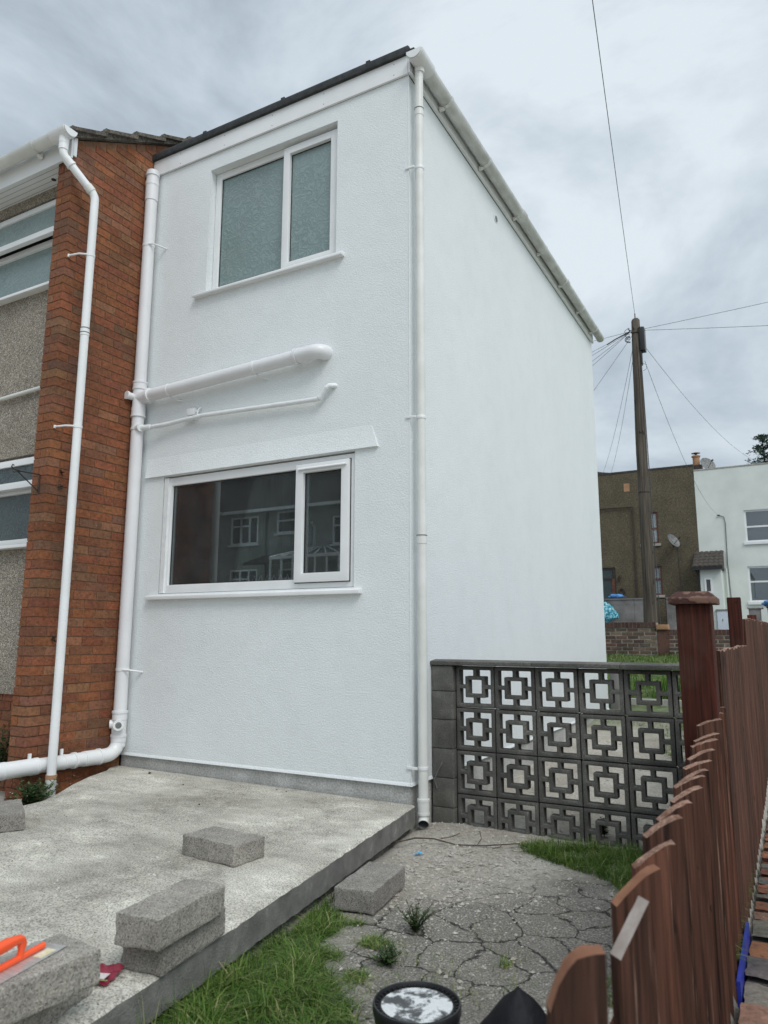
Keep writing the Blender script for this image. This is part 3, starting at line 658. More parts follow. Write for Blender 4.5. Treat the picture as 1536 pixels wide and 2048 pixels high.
g = MB(); g.tube([(-2.09, -.05, WZ-.006+.03), (-2.02, -.05, WZ+.030)], .022, 'upvc_painted', n=14); g.box((-2.175, -.055, WZ+.055), (-2.09, -.012, WZ+.115), 'upvc_painted'); g.tube([(-2.06, -.045, WZ+.05), (-2.06, -.03, WZ+.10), (-2.045, -.012, WZ+.12)], .009, 'upvc_painted', n=8); g.tube([(-2.095, -.03, WZ+.09), (-2.05, -.03, WZ+.075)], .008, 'fitting_grey', n=8); g.build('pipe_bracket', wp, bevel=.004)
g = MB(); g.tube([(SX, SY, WZ-.012), (SX, SY, WZ+.01)], .061, 'upvc', n=28); g.tube([(SX+.02, SY-.02, WZ), (SX+.075, SY-.03, WZ)], .036, 'upvc_painted', n=18); g.build('boss_strap', st_)
# foot of the stack: access fitting, bend, run along the ground
g = MB(); g.tube([(SX, SY, .38), (SX, SY, .66)], .060, 'upvc_pipe', n=28)
for z in (.665, .47): g.tube([(SX, SY, z-.01), (SX, SY, z+.01)], .067, 'upvc_pipe', n=28)
g.tube([(SX, SY, .60), (SX, SY, .65)], .063, 'upvc_pipe', n=28); g.tube([(SX, SY, .42), (SX, SY, .46)], .063, 'upvc_pipe', n=28)
g.tube([(SX+.03, SY-.03, .565), (SX+.068, SY-.068, .565)], .038, 'upvc_pipe', n=20); g.tube([(SX+.066, SY-.066, .565), (SX+.078, SY-.078, .565)], .044, 'upvc_painted', n=14); g.tube([(SX+.0785, SY-.0785, .565), (SX+.080, SY-.080, .565)], .026, 'fitting_grey', n=14)
g.tube([(SX-.03, SY-.03, .565), (SX-.055, SY-.055, .565)], .036, 'upvc_pipe', n=20)
g.build('access_fitting', st_)
HX = -2.745; e0 = Vector((SX, SY, .43))
pts = [e0+Vector((0, 0, .03))]+bend(e0, (SX, SY-.01, .322), (HX, -.5, .325), .12)+[Vector((HX, -.30, .322))]
g = MB(); g.tube(pts, .058, 'upvc', n=28)
g.tube([(HX, -.27, .322), (HX, -.29, .322)], .066, 'upvc', n=28); g.build('elbow', st_)
g = MB(); g.tube([(HX, -.28, .322), (HX, -2.2, .352)], .055, 'upvc', n=28)
for y in (-.42, -.52, -.86, -1.13, -1.22): g.tube([(HX, y+.012, .322-(y+.28)*.0156), (HX, y-.012, .322-(y+.28)*.0156)], .063 if y != -.42 else .060, 'upvc', n=28)
g.tube([(HX, -.30, .322), (HX, -.42, .324)], .061, 'upvc', n=28); g.tube([(HX, -.87, .331), (HX, -1.20, .336)], .0605, 'upvc', n=28)
hp = g.build('ground_pipe', WH)
for y in (-.62, -.90):
    g = MB(); g.box((HX-.035, y-.008, .375), (HX-.02, y+.014, .425), 'upvc'); g.tube([(HX, y-.012, .327), (HX, y+.012, .327)], .0585, 'upvc', n=28); g.build('pipe_clip', hp)

# ================================================================== NEIGHBOUR
NH = empty('brick_house', 'house with red brick pier, pebbledash front and tiled roof at the left', 'house', (-3.5, -.7, 0))
def P_(o): return Vector(o.matrix_world.translation) if False else Vector(o.location)
OFF = -Vector(NH.location)
MBASE = MB
class MBN(MBASE):
    def build(s, name, parent=None, off=None, **k):
        o_ = OFF if off is None else off
        s.v = [tuple(Vector(p)+o_) for p in s.v]; return MBASE.build(s, name, parent, **k)
def bricks_pier():
    g = MBN(); x1 = -2.806; y0 = -.92; W = .184; c0 = .0775; z = .02; i = 0
    while z < 7.9:
        h = .066; zt = z+h
        lim = 5.50+(0)*1
        def ok(ym): 
            if ym < 0.0: return zt < 5.565+(ym+.93)*.585
            return 5.85 < zt < 5.565+(ym+.93)*.585
        jx = lambda a=.0015: random.uniform(-a, a)
        off = i % 2
        # corner brick and front bricks
        if ok(y0+.05):
            L = .215 if off == 0 else .1025; fwid = .1025 if off == 0 else W
            extra = .004 if z < .86 else 0
            g.box((x1-fwid, y0+jx()-extra, z+jx()), (x1+jx()+extra, y0+L, zt+jx()), 'brick_red', brickcol(PIER))
            if off == 0: g.box((x1-W, y0+jx()-extra, z), (x1-fwid-.009, y0+.1, zt+jx()), 'brick_red', brickcol(PIER))
        y = y0+(.215 if off == 0 else .1025)+.010
        if off == 0 and i % 4 == 0: pass
        while y < 1.6:
            L = .215
            if y < 0 and y+L > -.004 : L = -.004-y
            if L > .03 and ok(y+L/2): g.box((x1-.1, y, z+jx(.001)), (x1+jx(), y+L, zt+jx(.001)), 'brick_red', brickcol(PIER))
            if L < .215: y = .0
            else: y += L+.010
        z += .0755; i += 1
    # mortar body, sloping top
    pr = [(y0+.005, -.05), (0, -.05), (0, 5.58+.93*.585), (y0+.005, 5.58)]
    g.prism(pr, lambda p, k: ((x1-W+.004, x1-.005)[k], p[0], p[1]), 'mortar_red')
    pr = [(0.001, 5.95), (.3, 5.95), (3.3, 5.95), (3.3, 8.0), (0.001, 5.58+.93*.585)]
    g.prism(pr, lambda p, k: ((x1-.2, x1-.005)[k], p[0], p[1]), 'mortar_red')
    return g.build('brick_pier', NH)
bricks_pier()
WY = -.72
U2 = (-4.9, -3.03, 4.42, 5.30); L2 = (-4.9, -3.0, 2.075, 2.86)
g = MBN(); xs = [-10, -4.9, -3.03, -3.0, -2.992]; zs = [.83, L2[2], L2[3], U2[2], U2[3], 5.45]
def nf(i, j):
    xc = (xs[i]+xs[i+1])/2; zc = (zs[j]+zs[j+1])/2
    return not (U2[0] < xc < U2[1] and U2[2] < zc < U2[3]) and not (L2[0] < xc < L2[1] and L2[2] < zc < L2[3])
g.grid(xs, zs, nf, WY, WY+.2, 'pebbledash'); 
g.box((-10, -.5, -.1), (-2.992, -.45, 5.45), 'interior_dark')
g.build('pebbledash_wall', NH)
g = MBN(); z = .02; i = 0
while z < .80:
    x = -2.995
    if i % 2: x += 0; g.box((x-.1, WY+.02, z), (x, WY+.1, z+.066), 'brick_red', brickcol(PIER)); x -= .11
    while x > -4.5:
        g.box((x-.215, WY+.015+random.uniform(-.001, .001), z), (x, WY+.1, z+.066), 'brick_red', brickcol(PIER)); x -= .225
    z += .0755; i += 1
g.box((-10, WY+.021, -.1), (-2.992, WY+.12, .828), 'mortar_red'); g.build('brick_plinth', NH)
def nwin(x0, x1, z0, z1, tz, pane, lab, tilt):
    g = MBN(); fwd = .055; xs = [x0, x0+fwd, x1-fwd, x1]; zs = [z0, z0+fwd, tz-.025, tz+.025, z1-fwd, z1]
    g.grid(xs, zs, lambda i, j: i != 1 or j in (0, 2, 4), WY+.05, WY+.11, 'upvc'); f = g.build('window', NH, bevel=.005); f['label'] = lab
    g = MBN(); g.box((x0+.04, WY+.085, z0+.04), (x1-.04, WY+.092, tz), pane); g.build('pane', f)
    # top-hung sash
    piv = Vector((0, WY+.045, z1-.03)); M4 = Matrix.Translation(piv) @ Matrix.Rotation(-tilt, 4, 'X') @ Matrix.Translation(-piv)
    xs = [x0+.03, x0+.09, x1-.09, x1-.03]; zs = [tz+.0, tz+.06, z1-.09, z1-.03]
    g = MBN(); g.grid(xs, zs, lambda i, j: not (i == 1 and j == 1), WY+.0, WY+.045, 'upvc', fn=lambda x, y, z: tuple(M4 @ Vector((x, y, z)))); g.build('top_sash', f, bevel=.004)
    g = MBN(); g.box((x0+.08, WY+.018, tz+.05), (x1-.08, WY+.026, z1-.08), pane, M4=M4); g.build('sash_pane', f)
    g = MBN(); g.prism([(WY+.06, z0-.04), (WY-.075, z0-.04), (WY-.075, z0-.014), (WY+.06, z0+.002)], lambda p, k: ((x0-.05, x1+.012)[k], p[0], p[1]), 'upvc'); g.build('sill', f, bevel=.003)
nwin(*U2, 4.90, 'glass_obscure', 'upper window with its top sash standing open', R(8))
nwin(*L2, 2.56, 'glass_obscure_dark', 'lower window with dark patterned glass', R(5))
# soffit, fascia, roof
g = MBN(); g.box((-10, -.935, 5.405), (-2.992, WY-.001, 5.413), 'upvc')
for i in range(4):
    y = -.90+i*.052; g.box((-10, y, 5.4035), (-2.993, y+.003, 5.4055), 'fitting_grey')
g.tube([(-3.22, -.80, 5.402), (-3.22, -.80, 5.406)], .022, 'seal_and_shade', n=16)
g.build('soffit', NH)
g = MBN(); g.box((-10, -.955, 5.39), (-2.79, -.935, 5.62), 'upvc'); g.box((-2.803, -.934, 5.42), (-2.788, -.90, 5.60), 'upvc'); g.build('fascia', NH)
def roofz(y): return 5.62+(y+.93)*.585
g = MBN()
TL = .34; y = -1.0; nrow = 0
while y < 3.2:
    z0 = roofz(y)+.048; z1 = roofz(y+TL+.05)+.012
    # one course of interlocking tiles, wavy section
    pts = []; x = -2.74; 
    while x > -10: pts.append(x); x -= .05
    vs = []; 
    for k, x in enumerate(pts):
        wv_ = .022*abs(math.sin((x+2.74)/.30*math.pi))
        vs += [(x, y, z0+wv_), (x, y+TL+.05, z1+wv_), (x, y, z0+wv_-.028)]
    fs = []
    for k in range(len(pts)-1): fs += [(3*k, 3*k+3, 3*k+4, 3*k+1), (3*k+2, 3*k+5, 3*k+3, 3*k)]
    g.add(vs, fs, 'roof_concrete')
    # verge tile edge: hooked tile standing proud at the gable
    g.prism([(y-.01, z0-.028), (y+TL+.02, roofz(y+TL)+.012-.022), (y+TL+.02, roofz(y+TL)+.030), (y+.02, z0+.018), (y-.005, z0+.012)], lambda p, k: ((-2.775, -2.728)[k], p[0], p[1]), 'verge_mortar')
    y += TL; nrow += 1
g.build('roof', NH, angle=30)
g = MBN(); g.prism([(-.97, roofz(-.97)-.035), (3.2, roofz(3.2)-.035), (3.2, roofz(3.2)+.02), (-.97, roofz(-.97)+.02)], lambda p, k: ((-2.90, -2.758)[k], p[0], p[1]), 'verge_mortar')
g.prism([(-.93, 5.44), (3.2, 5.44), (3.2, roofz(3.2)), (-.95, roofz(-.95))], lambda p, k: ((-10, -2.99)[k], p[0], p[1]), 'roof_concrete')
g.prism([(3.2, 5.6), (7.4, 5.6), (3.2, roofz(3.2)+.03)], lambda p, k: ((-10, -2.81)[k], p[0], p[1]), 'roof_concrete')
g.build('verge', NH)
g = MBN(); g.box((-10, .2, 0), (-2.83, 7.3, 5.6), 'pebbledash'); g.build('rear_wall', NH)
def with_off(fn):
    global MB
    old = MB; MB = MBN
    try: return fn()
    finally: MB = old
gt = with_off(lambda: gutter(NH, (-2.715, -1.035, 5.575), (-10, -1.035, 5.60), .060, (0, -1, 0), mat='upvc_warm', brackets=(.45, 1.3, 2.2), unions=()))
g = MBN(); g.prism([(math.cos(R(180*i/14))*.070, -math.sin(R(180*i/14))*.070) for i in range(15)], lambda p, k: ((-2.72, -2.92)[k], -1.035-p[0], 5.578+p[1]), 'upvc', smooth=True)
g.tube([(-2.785, -1.035, 5.54), (-2.785, -1.035, 5.46)], .042, 'upvc', n=20); g.build('gutter_outlet', gt, angle=50)
NX, NY = -2.640, -.797
g = MBN(); g.tube([(NX, NY, 5.02), (NX, NY, .16)], .034, 'upvc', n=24); nd_ = g.build('downpipe', NH)
g = MBN()
p0, p1, p2, p3 = (-2.785, -1.035, 5.50), (-2.785, -1.035, 5.36), (NX, NY, 5.06), (NX, NY, 4.96)
pts = [Vector(p0)]+bend(p0, p1, p2, .05)+bend(p1, p2, p3, .05)+[Vector(p3)]
g.tube(pts, .034, 'upvc', n=24)
d_ = (Vector(p2)-Vector(p1)).normalized()
g.tube([Vector(p1)+d_*.04, Vector(p1)+d_*.11], .039, 'upvc', n=24); g.tube([Vector(p1)+d_*.10, Vector(p1)+d_*.115], .043, 'upvc', n=24)
g.tube([Vector(p2)-d_*.10, Vector(p2)-d_*.04], .0395, 'upvc_warm', n=24)
g.tube([(p0[0], p0[1], 5.40), (p0[0], p0[1], 5.50)], .040, 'upvc', n=24); g.build('swan_neck', nd_)
for z in (4.50, 2.99):
    g = MBN(); g.tube([(NX, NY, z-.012), (NX, NY, z+.012)], .0375, 'upvc', n=24); g.tube([(NX, NY-.034, z), (NX-.05, NY-.075, z), (NX-.155, NY-.095, z)], .008, 'upvc', n=8); g.tube([(NX-.158, NY-.095, z-.012), (NX-.158, NY-.095, z+.012)], .010, 'upvc', n=10); g.build('pipe_clip', nd_)
g = MBN(); g.tube([(NX, NY, 3.78), (NX, NY, 3.84)], .0375, 'upvc', n=24); g.tube([(NX, NY, 3.838), (NX, NY, 3.846)], .0395, 'fitting_grey', n=24); g.tube([(NX, NY, 3.80), (NX, NY, 3.806)], .0395, 'fitting_grey', n=24); g.build('pipe_joint', nd_)
g = MBN(); g.tube([(NX, NY, .12), (NX, NY, .26)], .039, 'upvc_warm', n=24); g.tube([(NX, NY, .24), (NX, NY, .27)], .0415, 'terracotta', n=24); g.tube([(NX, NY, .19), (NX, NY, .205)], .0415, 'upvc_warm', n=24); g.tube([(NX, NY, .0), (NX, NY, .14)], .036, 'upvc_warm', n=24); g.build('pipe_joint', nd_)
g = MBN(); pts = [(-5, WY-.03, 3.38), (-3.14, WY-.03, 3.44), (-3.09, WY-.03, 3.455), (-3.03, WY-.025, 3.45), (-3.01, WY+.02, 3.45)]; g.tube(pts, .018, 'upvc_warm', n=14); g.build('waste_pipe', NH)
# hanging basket bracket
g = MBN(); bx = -2.885; z0 = 2.44
g.tube([(bx, -.930, z0), (bx, -.930, z0+.15)], .006, 'black_iron', n=8)
arm = [(bx, -.93, z0+.15), (bx, -1.10, z0+.145), (bx, -1.16, z0+.15), (bx, -1.178, z0+.168), (bx, -1.17, z0+.185), (bx, -1.157, z0+.18)]
g.tube(arm, .005, 'black_iron', n=8); g.tube([(bx, -.93, z0+.01), (bx, -1.13, z0+.143)], .005, 'black_iron', n=8)
g.tube([(bx, -1.10, z0+.14), (bx, -1.135, z0+.135), (bx, -1.15, z0+.125), (bx, -1.165, z0+.13)], .004, 'black_iron', n=8); g.build('hanging_basket_bracket', NH)
for (y, z, sx) in ((-.80, 2.62, .008), (-.80, 2.51, .008), (-.755, 1.28, .01)):
    g = MBN(); c0 = Vector((-2.800, y, z)); q = c0.copy()
    pts = [q.copy()]
    for k in range(9): q = c0+Vector((random.uniform(.002, .018), random.uniform(-.022, .022), random.uniform(-.03, .03))); pts.append(q.copy())
    g.tube(pts, .005, 'black_iron', n=6); g.build('wall_fixing', NH)

# ================================================================== SCREEN BLOCK WALL
SW = empty('screen_block_wall', 'dark grey pierced concrete block wall joining the corner of the white house', 'garden wall', (1.0, .37, 0))
BP = .2955; X0 = .180; Z0 = -.085; YW0, YW1 = .37, .46
def sb_mb():
    g = MB(); S = .289; f = .026; a = .070; t = .025; c = S/2
    xs = [0, f, a, a+t, c-.013, c+.013, S-a-t, S-a, S-f, S]
    def fill(i, j):
        def band(k): return (xs[k]+xs[k+1])/2
        x, z = band(i), band(j)
        if x < f or x > S-f or z < f or z > S-f: return True
        inx = a < x < S-a; inz = a < z < S-a
        if inx and inz and not (a+t < x < S-a-t and a+t < z < S-a-t): return True
        if abs(x-c) < .013 and not inz: return True
        if abs(z-c) < .013 and not inx: return True
        return False
    g.grid(xs, xs, fill, 0, .078, 'screen_concrete'); return g
first = None
for i in range(6):
    for j in range(4):
        loc = Vector((X0+i*BP+.003, YW0+random.uniform(-.002, .002), Z0+j*BP+.003))-Vector(SW.location)
        if first is None: o = first = sb_mb().build('screen_block', SW, bevel=.006); 
        else: o = first.copy(); COL.objects.link(o); o.parent = SW
        o.location = loc; o.rotation_euler = (0, random.uniform(-.004, .004), 0)
g = MB()
for j in range(-1, 6):
    z0 = Z0+.004+j*.2; z1 = min(z0+.194, 1.094)
    g.prism([(.0, .02), (.004, -.035), (.012, -.045), (.165, -.045), (.174, -.035), (.176, .14), (.0, .14)], lambda p, k, z0=z0, z1=z1: (p[0]-SW.location.x+.001*((j*7) % 3), YW0+p[1]-SW.location.y, (z0, z1)[k]), 'screen_concrete')
    g.box((.006-SW.location.x, YW0-.036-SW.location.y, z1), (.168-SW.location.x, YW0+.12-SW.location.y, z1+.007), 'screen_concrete')
g.build('pilaster', SW, bevel=.006)
g = MB(); s = SW.location
g.prism([(1.5*0, 0)]+[(0, 0)]*0+[(1, 0), (1, 1), (0, 1)], lambda p, k: (X0+p[0]*(6*BP)-s.x, (YW0+.02, YW0+.07)[k]-s.y, -.15+p[1]*.06), 'screen_concrete'); g.build('footing', SW)
for a, b2 in ((-.004, .762), (.766, 1.352), (1.356, 1.96)):
    g = MB(); g.prism([(-.055, 1.10), (.145, 1.10), (.145, 1.128), (.045, 1.140), (-.055, 1.128)], lambda p, k: ((a, b2)[k]-s.x, YW0+p[0]-s.y, p[1]), 'screen_concrete'); g.build('coping_slab', SW, bevel=.004)
g = MB(); g.tube([(.045, YW0-.047, .24), (.03, YW0-.06, .30), (.055, YW0-.055, .36), (.09, YW0-.05, .42)], .004, 'fitting_grey', n=6); g.v = [tuple(Vector(p)-s) for p in g.v]; g.build('wire_stub', SW)

# ================================================================== WOODEN FENCE
FX = 2.05
FE = empty('picket_fence', 'dark red-brown stained timber fence with weathered pickets, running away along the right edge', 'fence', (FX, -1, 0))
fo = Vector(FE.location)
def picket(yr, ztop, ang, wdt, thick, drop, endmat='end_grain', zb=-.22, lean=0, back=0, rough=.004, xr=FX, pw=1.35):
    """right edge at (xr, yr); width runs along a direction turned by ang from the fence line towards the yard"""
    d = Vector((-math.sin(ang), -math.cos(ang), 0)); nrm = Vector((math.cos(ang), -math.sin(ang), 0))
    g = MB(); K = 6; vs = []; p0 = Vector((xr, yr, 0))
    for t in (0, 1):
        for k in range(K+1):
            u = k/K; zt = ztop-drop*(u**pw)+random.uniform(-rough, rough)
            q = p0+d*wdt*u-nrm*thick*t
            vs.append(Vector((q.x, q.y, zb))); vs.append(Vector((q.x+lean, q.y, zt+t*.002)))
    n = 2*(K+1); side = []; topf = []
    for k in range(K):
        side.append((2*k, 2*k+2, 2*k+3, 2*k+1)); side.append((n+2*k, n+2*k+1, n+2*k+3, n+2*k+2)); topf.append((2*k+1, 2*k+3, n+2*k+3, n+2*k+1))
    side += [(0, 1, n+1, n), (2*K, n+2*K, n+2*K+1, 2*K+1)]
    if yr < -.7:
        for zz in (.405, .445):
            q = p0+d*wdt*.45+Vector((0, 0, zz))-fo; g.tube([q-nrm*.002, q+nrm*.0015], .0035, 'fitting_grey', n=8)
    g.add([v-fo for v in vs], side, 'fence_timber'); g.add([v-fo for v in vs], topf, endmat)
    return g.build('picket', FE, angle=30)
P1 = [(-3.98, .90, .0), (-3.385, .812, .085), (-2.995, .775, .095), (-2.84, .797, .075), (-2.60, .795, .06), (-2.44, .825, .05), (-2.22, .822, .05), (-1.93, .815, .045), (-1.83, .835, .04), (-1.72, .838, .045), (-1.58, .85, .03), (-1.44, .872, .04), (-1.30, .893, .03), (-1.19, .905, .035), (-1.05, .95, .03), (-.93, .965, .02), (-.83, .982, .02)]
for i, (y, z, dr) in enumerate(P1):
    em = 'end_grain_fresh' if i in (0, 1, 3) else 'end_grain_grey' if i == 2 else 'end_grain'
    picket(y, z, R(58 if i != 2 else 33)+random.uniform(-.08, .08), (.105 if i > 2 else .080 if i == 2 else .090), .026 if i > 3 else .03, dr, em, rough=.002, pw=3.2 if i == 1 else 1.0 if i == 2 else 1.5)
y = -.58; i = 0
while y < 1.55:
    picket(y, 1.243+random.uniform(-.008, .006), R(7), .13, .02, random.uniform(0, .008), 'end_grain', rough=.006); y += .142
y = 1.78
while y < 8.5:
    picket(y, 1.44+.012*(y-1.7)+random.uniform(-.02, .02), R(8), .125, .02, random.uniform(0, .01), 'end_grain', lean=random.uniform(-.006, .006)); y += .155
def post(x0, x1, y0, z1, cap):
    g = MB(); g.box((x0, y0, -.25), (x1, y0+(x1-x0), z1), 'post_timber', topmat='end_grain' if not cap else None); g.v = [tuple(Vector(p)-fo) for p in g.v]; o = g.build('post', FE, bevel=.005)
    if cap:
        xc, yc = (x0+x1)/2, y0+(x1-x0)/2; hw = .102; g = MB()
        pr = [(hw, 0), (hw, .028), (hw*.68, .058), (0, .062)]
        vs = []
        for r_, z in pr[:3]: vs += [(-r_, -r_, z), (r_, -r_, z), (r_, r_, z), (-r_, r_, z)]
        g.add(vs, [(0, 3, 2, 1)]+[(4*k+i, 4*k+(i+1) % 4, 4*k+4+(i+1) % 4, 4*k+4+i) for k in range(2) for i in range(4)]+[(8, 9, 10, 11)], 'cap_timber')
        c = g.build('post_cap', o, bevel=.004); c.location = (xc-fo.x, yc-fo.y, z1+.001-fo.z)
    return o
post(1.882, 2.030, -1.0, 1.452, True); post(1.932, 2.026, 1.5, 1.603, False); post(1.93, 2.02, 4.4, 1.55, False)
for y0, y1, z in ((-4.2, -1.0, .0), (-4.2, -1.0, .36), (-.84, 1.49, .3), (-.84, 1.49, 1.0), (1.61, 4.39, .3), (1.61, 4.39, 1.15)):
    g = MB(); g.box((FX-.14 if y1 < 0 else FX-.075, y0, z), (FX-.102 if y1 < 0 else FX-.035, y1, z+.075), 'post_timber'); g.v = [tuple(Vector(p)-fo) for p in g.v]; g.build('rail', FE, bevel=.004)

# neighbour's brick path, right edge
g = MB(); y = -3.6
WORN = [(.27, .10, .05), (.22, .085, .05), (.17, .15, .125), (.30, .12, .055), (.13, .12, .105), (.24, .13, .085), (.19, .07, .04)]
while y < 9:
    L = .215 if y < -.5 else random.choice((.065, .065, .1025)); gap = random.uniform(.008, .014)
    for k, x in enumerate((2.072, 2.30, 2.53, 2.76)):
        c = brickcol(WORN); dz = random.uniform(-.018, .012); cc = []
        K = 5
        vs = []
        for a in range(K+1):
            for b3 in range(K+1):
                xx, yy = x+.218*a/K, y+L*b3/K; e_ = .008 if a in (0, K) or b3 in (0, K) else 0
                vs.append((xx+(random.uniform(-.006, .006) if e_ else 0), yy+(random.uniform(-.004, .004) if e_ else 0), -.045+dz-e_+.010*noise.noise(Vector((xx*16, yy*16, k)))))
        g.add(vs, [(a*(K+1)+b3, (a+1)*(K+1)+b3, (a+1)*(K+1)+b3+1, a*(K+1)+b3+1) for a in range(K) for b3 in range(K)], 'brick_worn', c)
        g.box((x+.002, y+.002, -.3), (x+.214, y+L-.002, -.075+dz), 'brick_worn', c)
    y += L+gap
g.box((2.08, -3.6, -.3), (3.0, 9, -.090), 'mortar_pale')
tag(g.build('brick_path', bevel=0), kind='structure')
g = MB(); g.box((2.052, -1.30, -.2), (2.066, -.62, .0), 'blue_paint'); tag(g.build('blue_board'), 'strip of deep blue board wedged between the fence foot and the brick path', 'board')

# ================================================================== LOOSE CONCRETE BLOCKS
def cblock(cx, cy, z, ang, label, L=.40, W=.20, H=.095, group='loose grey concrete blocks lying about the patio'):
    g = MB(); K = 5
    xs = [-L/2+L*i/K for i in range(K+1)]; 
    g.box((-L/2, -W/2, 0), (L/2, W/2, H), 'block_concrete')
    o = g.build('concrete_block', None, bevel=.006)
    bm = bmesh.new(); bm.from_mesh(o.data)
    bmesh.ops.subdivide_edges(bm, edges=[e for e in bm.edges if e.calc_length() > .05], cuts=9, use_grid_fill=True)
    sd_ = Vector((cx*5, cy*5, z*9))
    for v in bm.verts:
        e_ = sum(1 for a_, l_ in ((abs(v.co.x), L/2), (abs(v.co.y), W/2), (abs(v.co.z-H/2), H/2)) if a_ > l_-.012)
        v.co += noise.noise_vector(v.co*14+sd_)*.003+noise.noise_vector(v.co*70+sd_)*(.0035 if e_ > 1 else .0014)
    for f in bm.faces: f.smooth = True
    bm.to_mesh(o.data); bm.free()
    o.location = (cx, cy, z); o.rotation_euler = (0, 0, ang); tag(o, label, 'concrete block', group); return o
sz = slabz
cblock(-.31, -1.535, sz(-.3)+.001, R(-5), 'single pale grey concrete block lying alone in the middle of the patio slab', L=.375, W=.215, H=.10)
cblock(.308, -2.495, sz(.3)+.002, R(98), 'lower concrete block of the stack of two near the patio edge', L=.38, W=.17, H=.098)
cblock(.340, -2.553, sz(.3)+.102, R(97.6), 'upper concrete block of the stack of two near the patio edge, pale smear on top', L=.385, W=.178, H=.10)
cblock(.262, -3.09, sz(.3)+.002, R(104), 'lower concrete block under the one that carries the orange-handled float', L=.43, W=.20, H=.098)
cblock(.352, -3.185, sz(.35)+.102, R(87), 'speckled concrete block with the orange-handled float lying on top', L=.44, W=.205, H=.10)
cblock(-1.84, -1.72, sz(-1.8)+.001, R(148), 'concrete block at the left edge of the photo beside the brick pier foot', L=.42, W=.20, H=.095)
cblock(.398, -1.235, .018, R(97), 'smooth concrete block lying on the dirt against the patio edge', L=.43, W=.205, H=.10)

# plastering float
FL = empty('plastering_float', 'steel plastering float with bright orange handle lying on a concrete block', 'float', (.350, -3.19, sz(.35)+.204), R(12))
g = MB(); g.box((-.055, -.16, 0), (.055, .165, .0018), 'steel'); g.build('blade', FL, bevel=.0006)
g = MB(); g.tube([(0, -.13, .010), (0, .128, .010)], [.010, .009], 'orange_plastic', n=14); g.build('mounting_bar', FL)
g = MB(); pts = [Vector((0, .035, .012))]+bend((0, .035, .012), (0, .045, .062), (0, -.1, .066), .03)+[Vector((0, -.02, .064)), Vector((0, -.09, .062)), Vector((0, -.14, .058))]
g.tube(pts, [.010]*2+[.013]*8+[.017, .018, .016], 'orange_plastic', n=16); g.build('handle', FL)
g = MB(); g.box((.014, .07, .0018), (.045, .13, .0024), 'sticker'); g.build('sticker', FL)

# wrapper
WR = empty('food_wrapper', 'crumpled dark red wrapper with a white panel on the patio beside the near blocks', 'litter', (.262, -2.775, sz(.26)+.004), R(20))
g = MB(); K = 10; vs = []
for i in range(K+1):
    for j in range(K+1):
        x = (i/K-.5)*.085; y_ = (j/K-.5)*.115
        vs.append((x, y_, .008+.012*noise.noise(Vector((x*45, y_*45, 2)))+(.03*max(0, j/K-.6))))
g.add(vs, [(i*(K+1)+j, (i+1)*(K+1)+j, (i+1)*(K+1)+j+1, i*(K+1)+j+1) for i in range(K) for j in range(K)], 'wrapper_red', None, True); g.build('foil', WR, fixn=False)
g = MB(); g.box((-.022, -.048, .018), (.026, -.008, .0188), 'wrapper_white'); g.box((-.04, -.056, .0172), (.041, -.052, .018), 'wrapper_green'); g.build('panel', WR)

# ================================================================== BUCKETS, SACK
def bucket(x, y, h, r, label, paint):
    o = empty('paint_bucket', label, 'bucket', (x, y, gz(x, y)), R(20), 'black buckets at the bottom of the photo')
    g = MB(); g.lathe([(0, 0), (r*.84, 0), (r*.86, .01), (r*.95, h-.05), (r*1.0, h-.045), (r*1.0, h-.02), (r*.97, h-.01)], (0, 0, 0), 'black_plastic'); g.build('body', o)
    g = MB(); g.lathe([(r*1.02, h-.03), (r*1.045, h-.02), (r*1.045, h), (r*1.03, h+.004), (r*1.0, h+.004), (r*.985, h), (r*.97, h-.010), (r*.90, h-.011), (r*.87, h-.007), (r*.5, h-.006), (0, h-.006)], (0, 0, 0), 'black_plastic', n=64)
    for k in range(40):
        a = 2*math.pi*k/40; c, s__ = math.cos(a), math.sin(a); M4 = Matrix.Rotation(a, 4, 'Z')
        g.box((r*.905, -.0015, h-.012), (r*.985, .0015, h-.003), 'black_plastic', M4=M4)
    g.build('lid', o)
    if paint: 
        m, nt, b = newmat('lid_splash'); v = coords(nt); n_ = noise_n(nt, v, 13, 9, .70, .3)
        ln(nt, ramp(nt, n_, [(.44, (.045, .048, .052)), (.475, (.16, .165, .17)), (.50, (.42, .44, .44)), (.53, (.66, .68, .68)), (.62, (.58, .60, .60))]).outputs[0], b.inputs['Base Color']); b.inputs['Roughness'].default_value = .3
        bump(nt, b, n_, .3, .004)
        g = MB(); g.lathe([(r*.84, h-.0052), (r*.5, h-.0048), (0, h-.0046)], (0, 0, 0), 'lid_splash', n=48); g.build('paint_splash', o)
    g = MB(); pts = [Vector((math.cos(a)*r*1.04, math.sin(a)*r*1.04, h-.05-.05*math.sin(a))) for a in [math.pi*k/16 for k in range(17)]]
    g.tube(pts, .0025, 'steel', n=6); g.build('handle', o)
bucket(1.275, -2.49, .222, .127, 'black plastic bucket with white paint splashed over its lid', True)
bucket(1.262, -2.845, .245, .120, 'black bucket cut off by the bottom edge, only its rim in view', False)
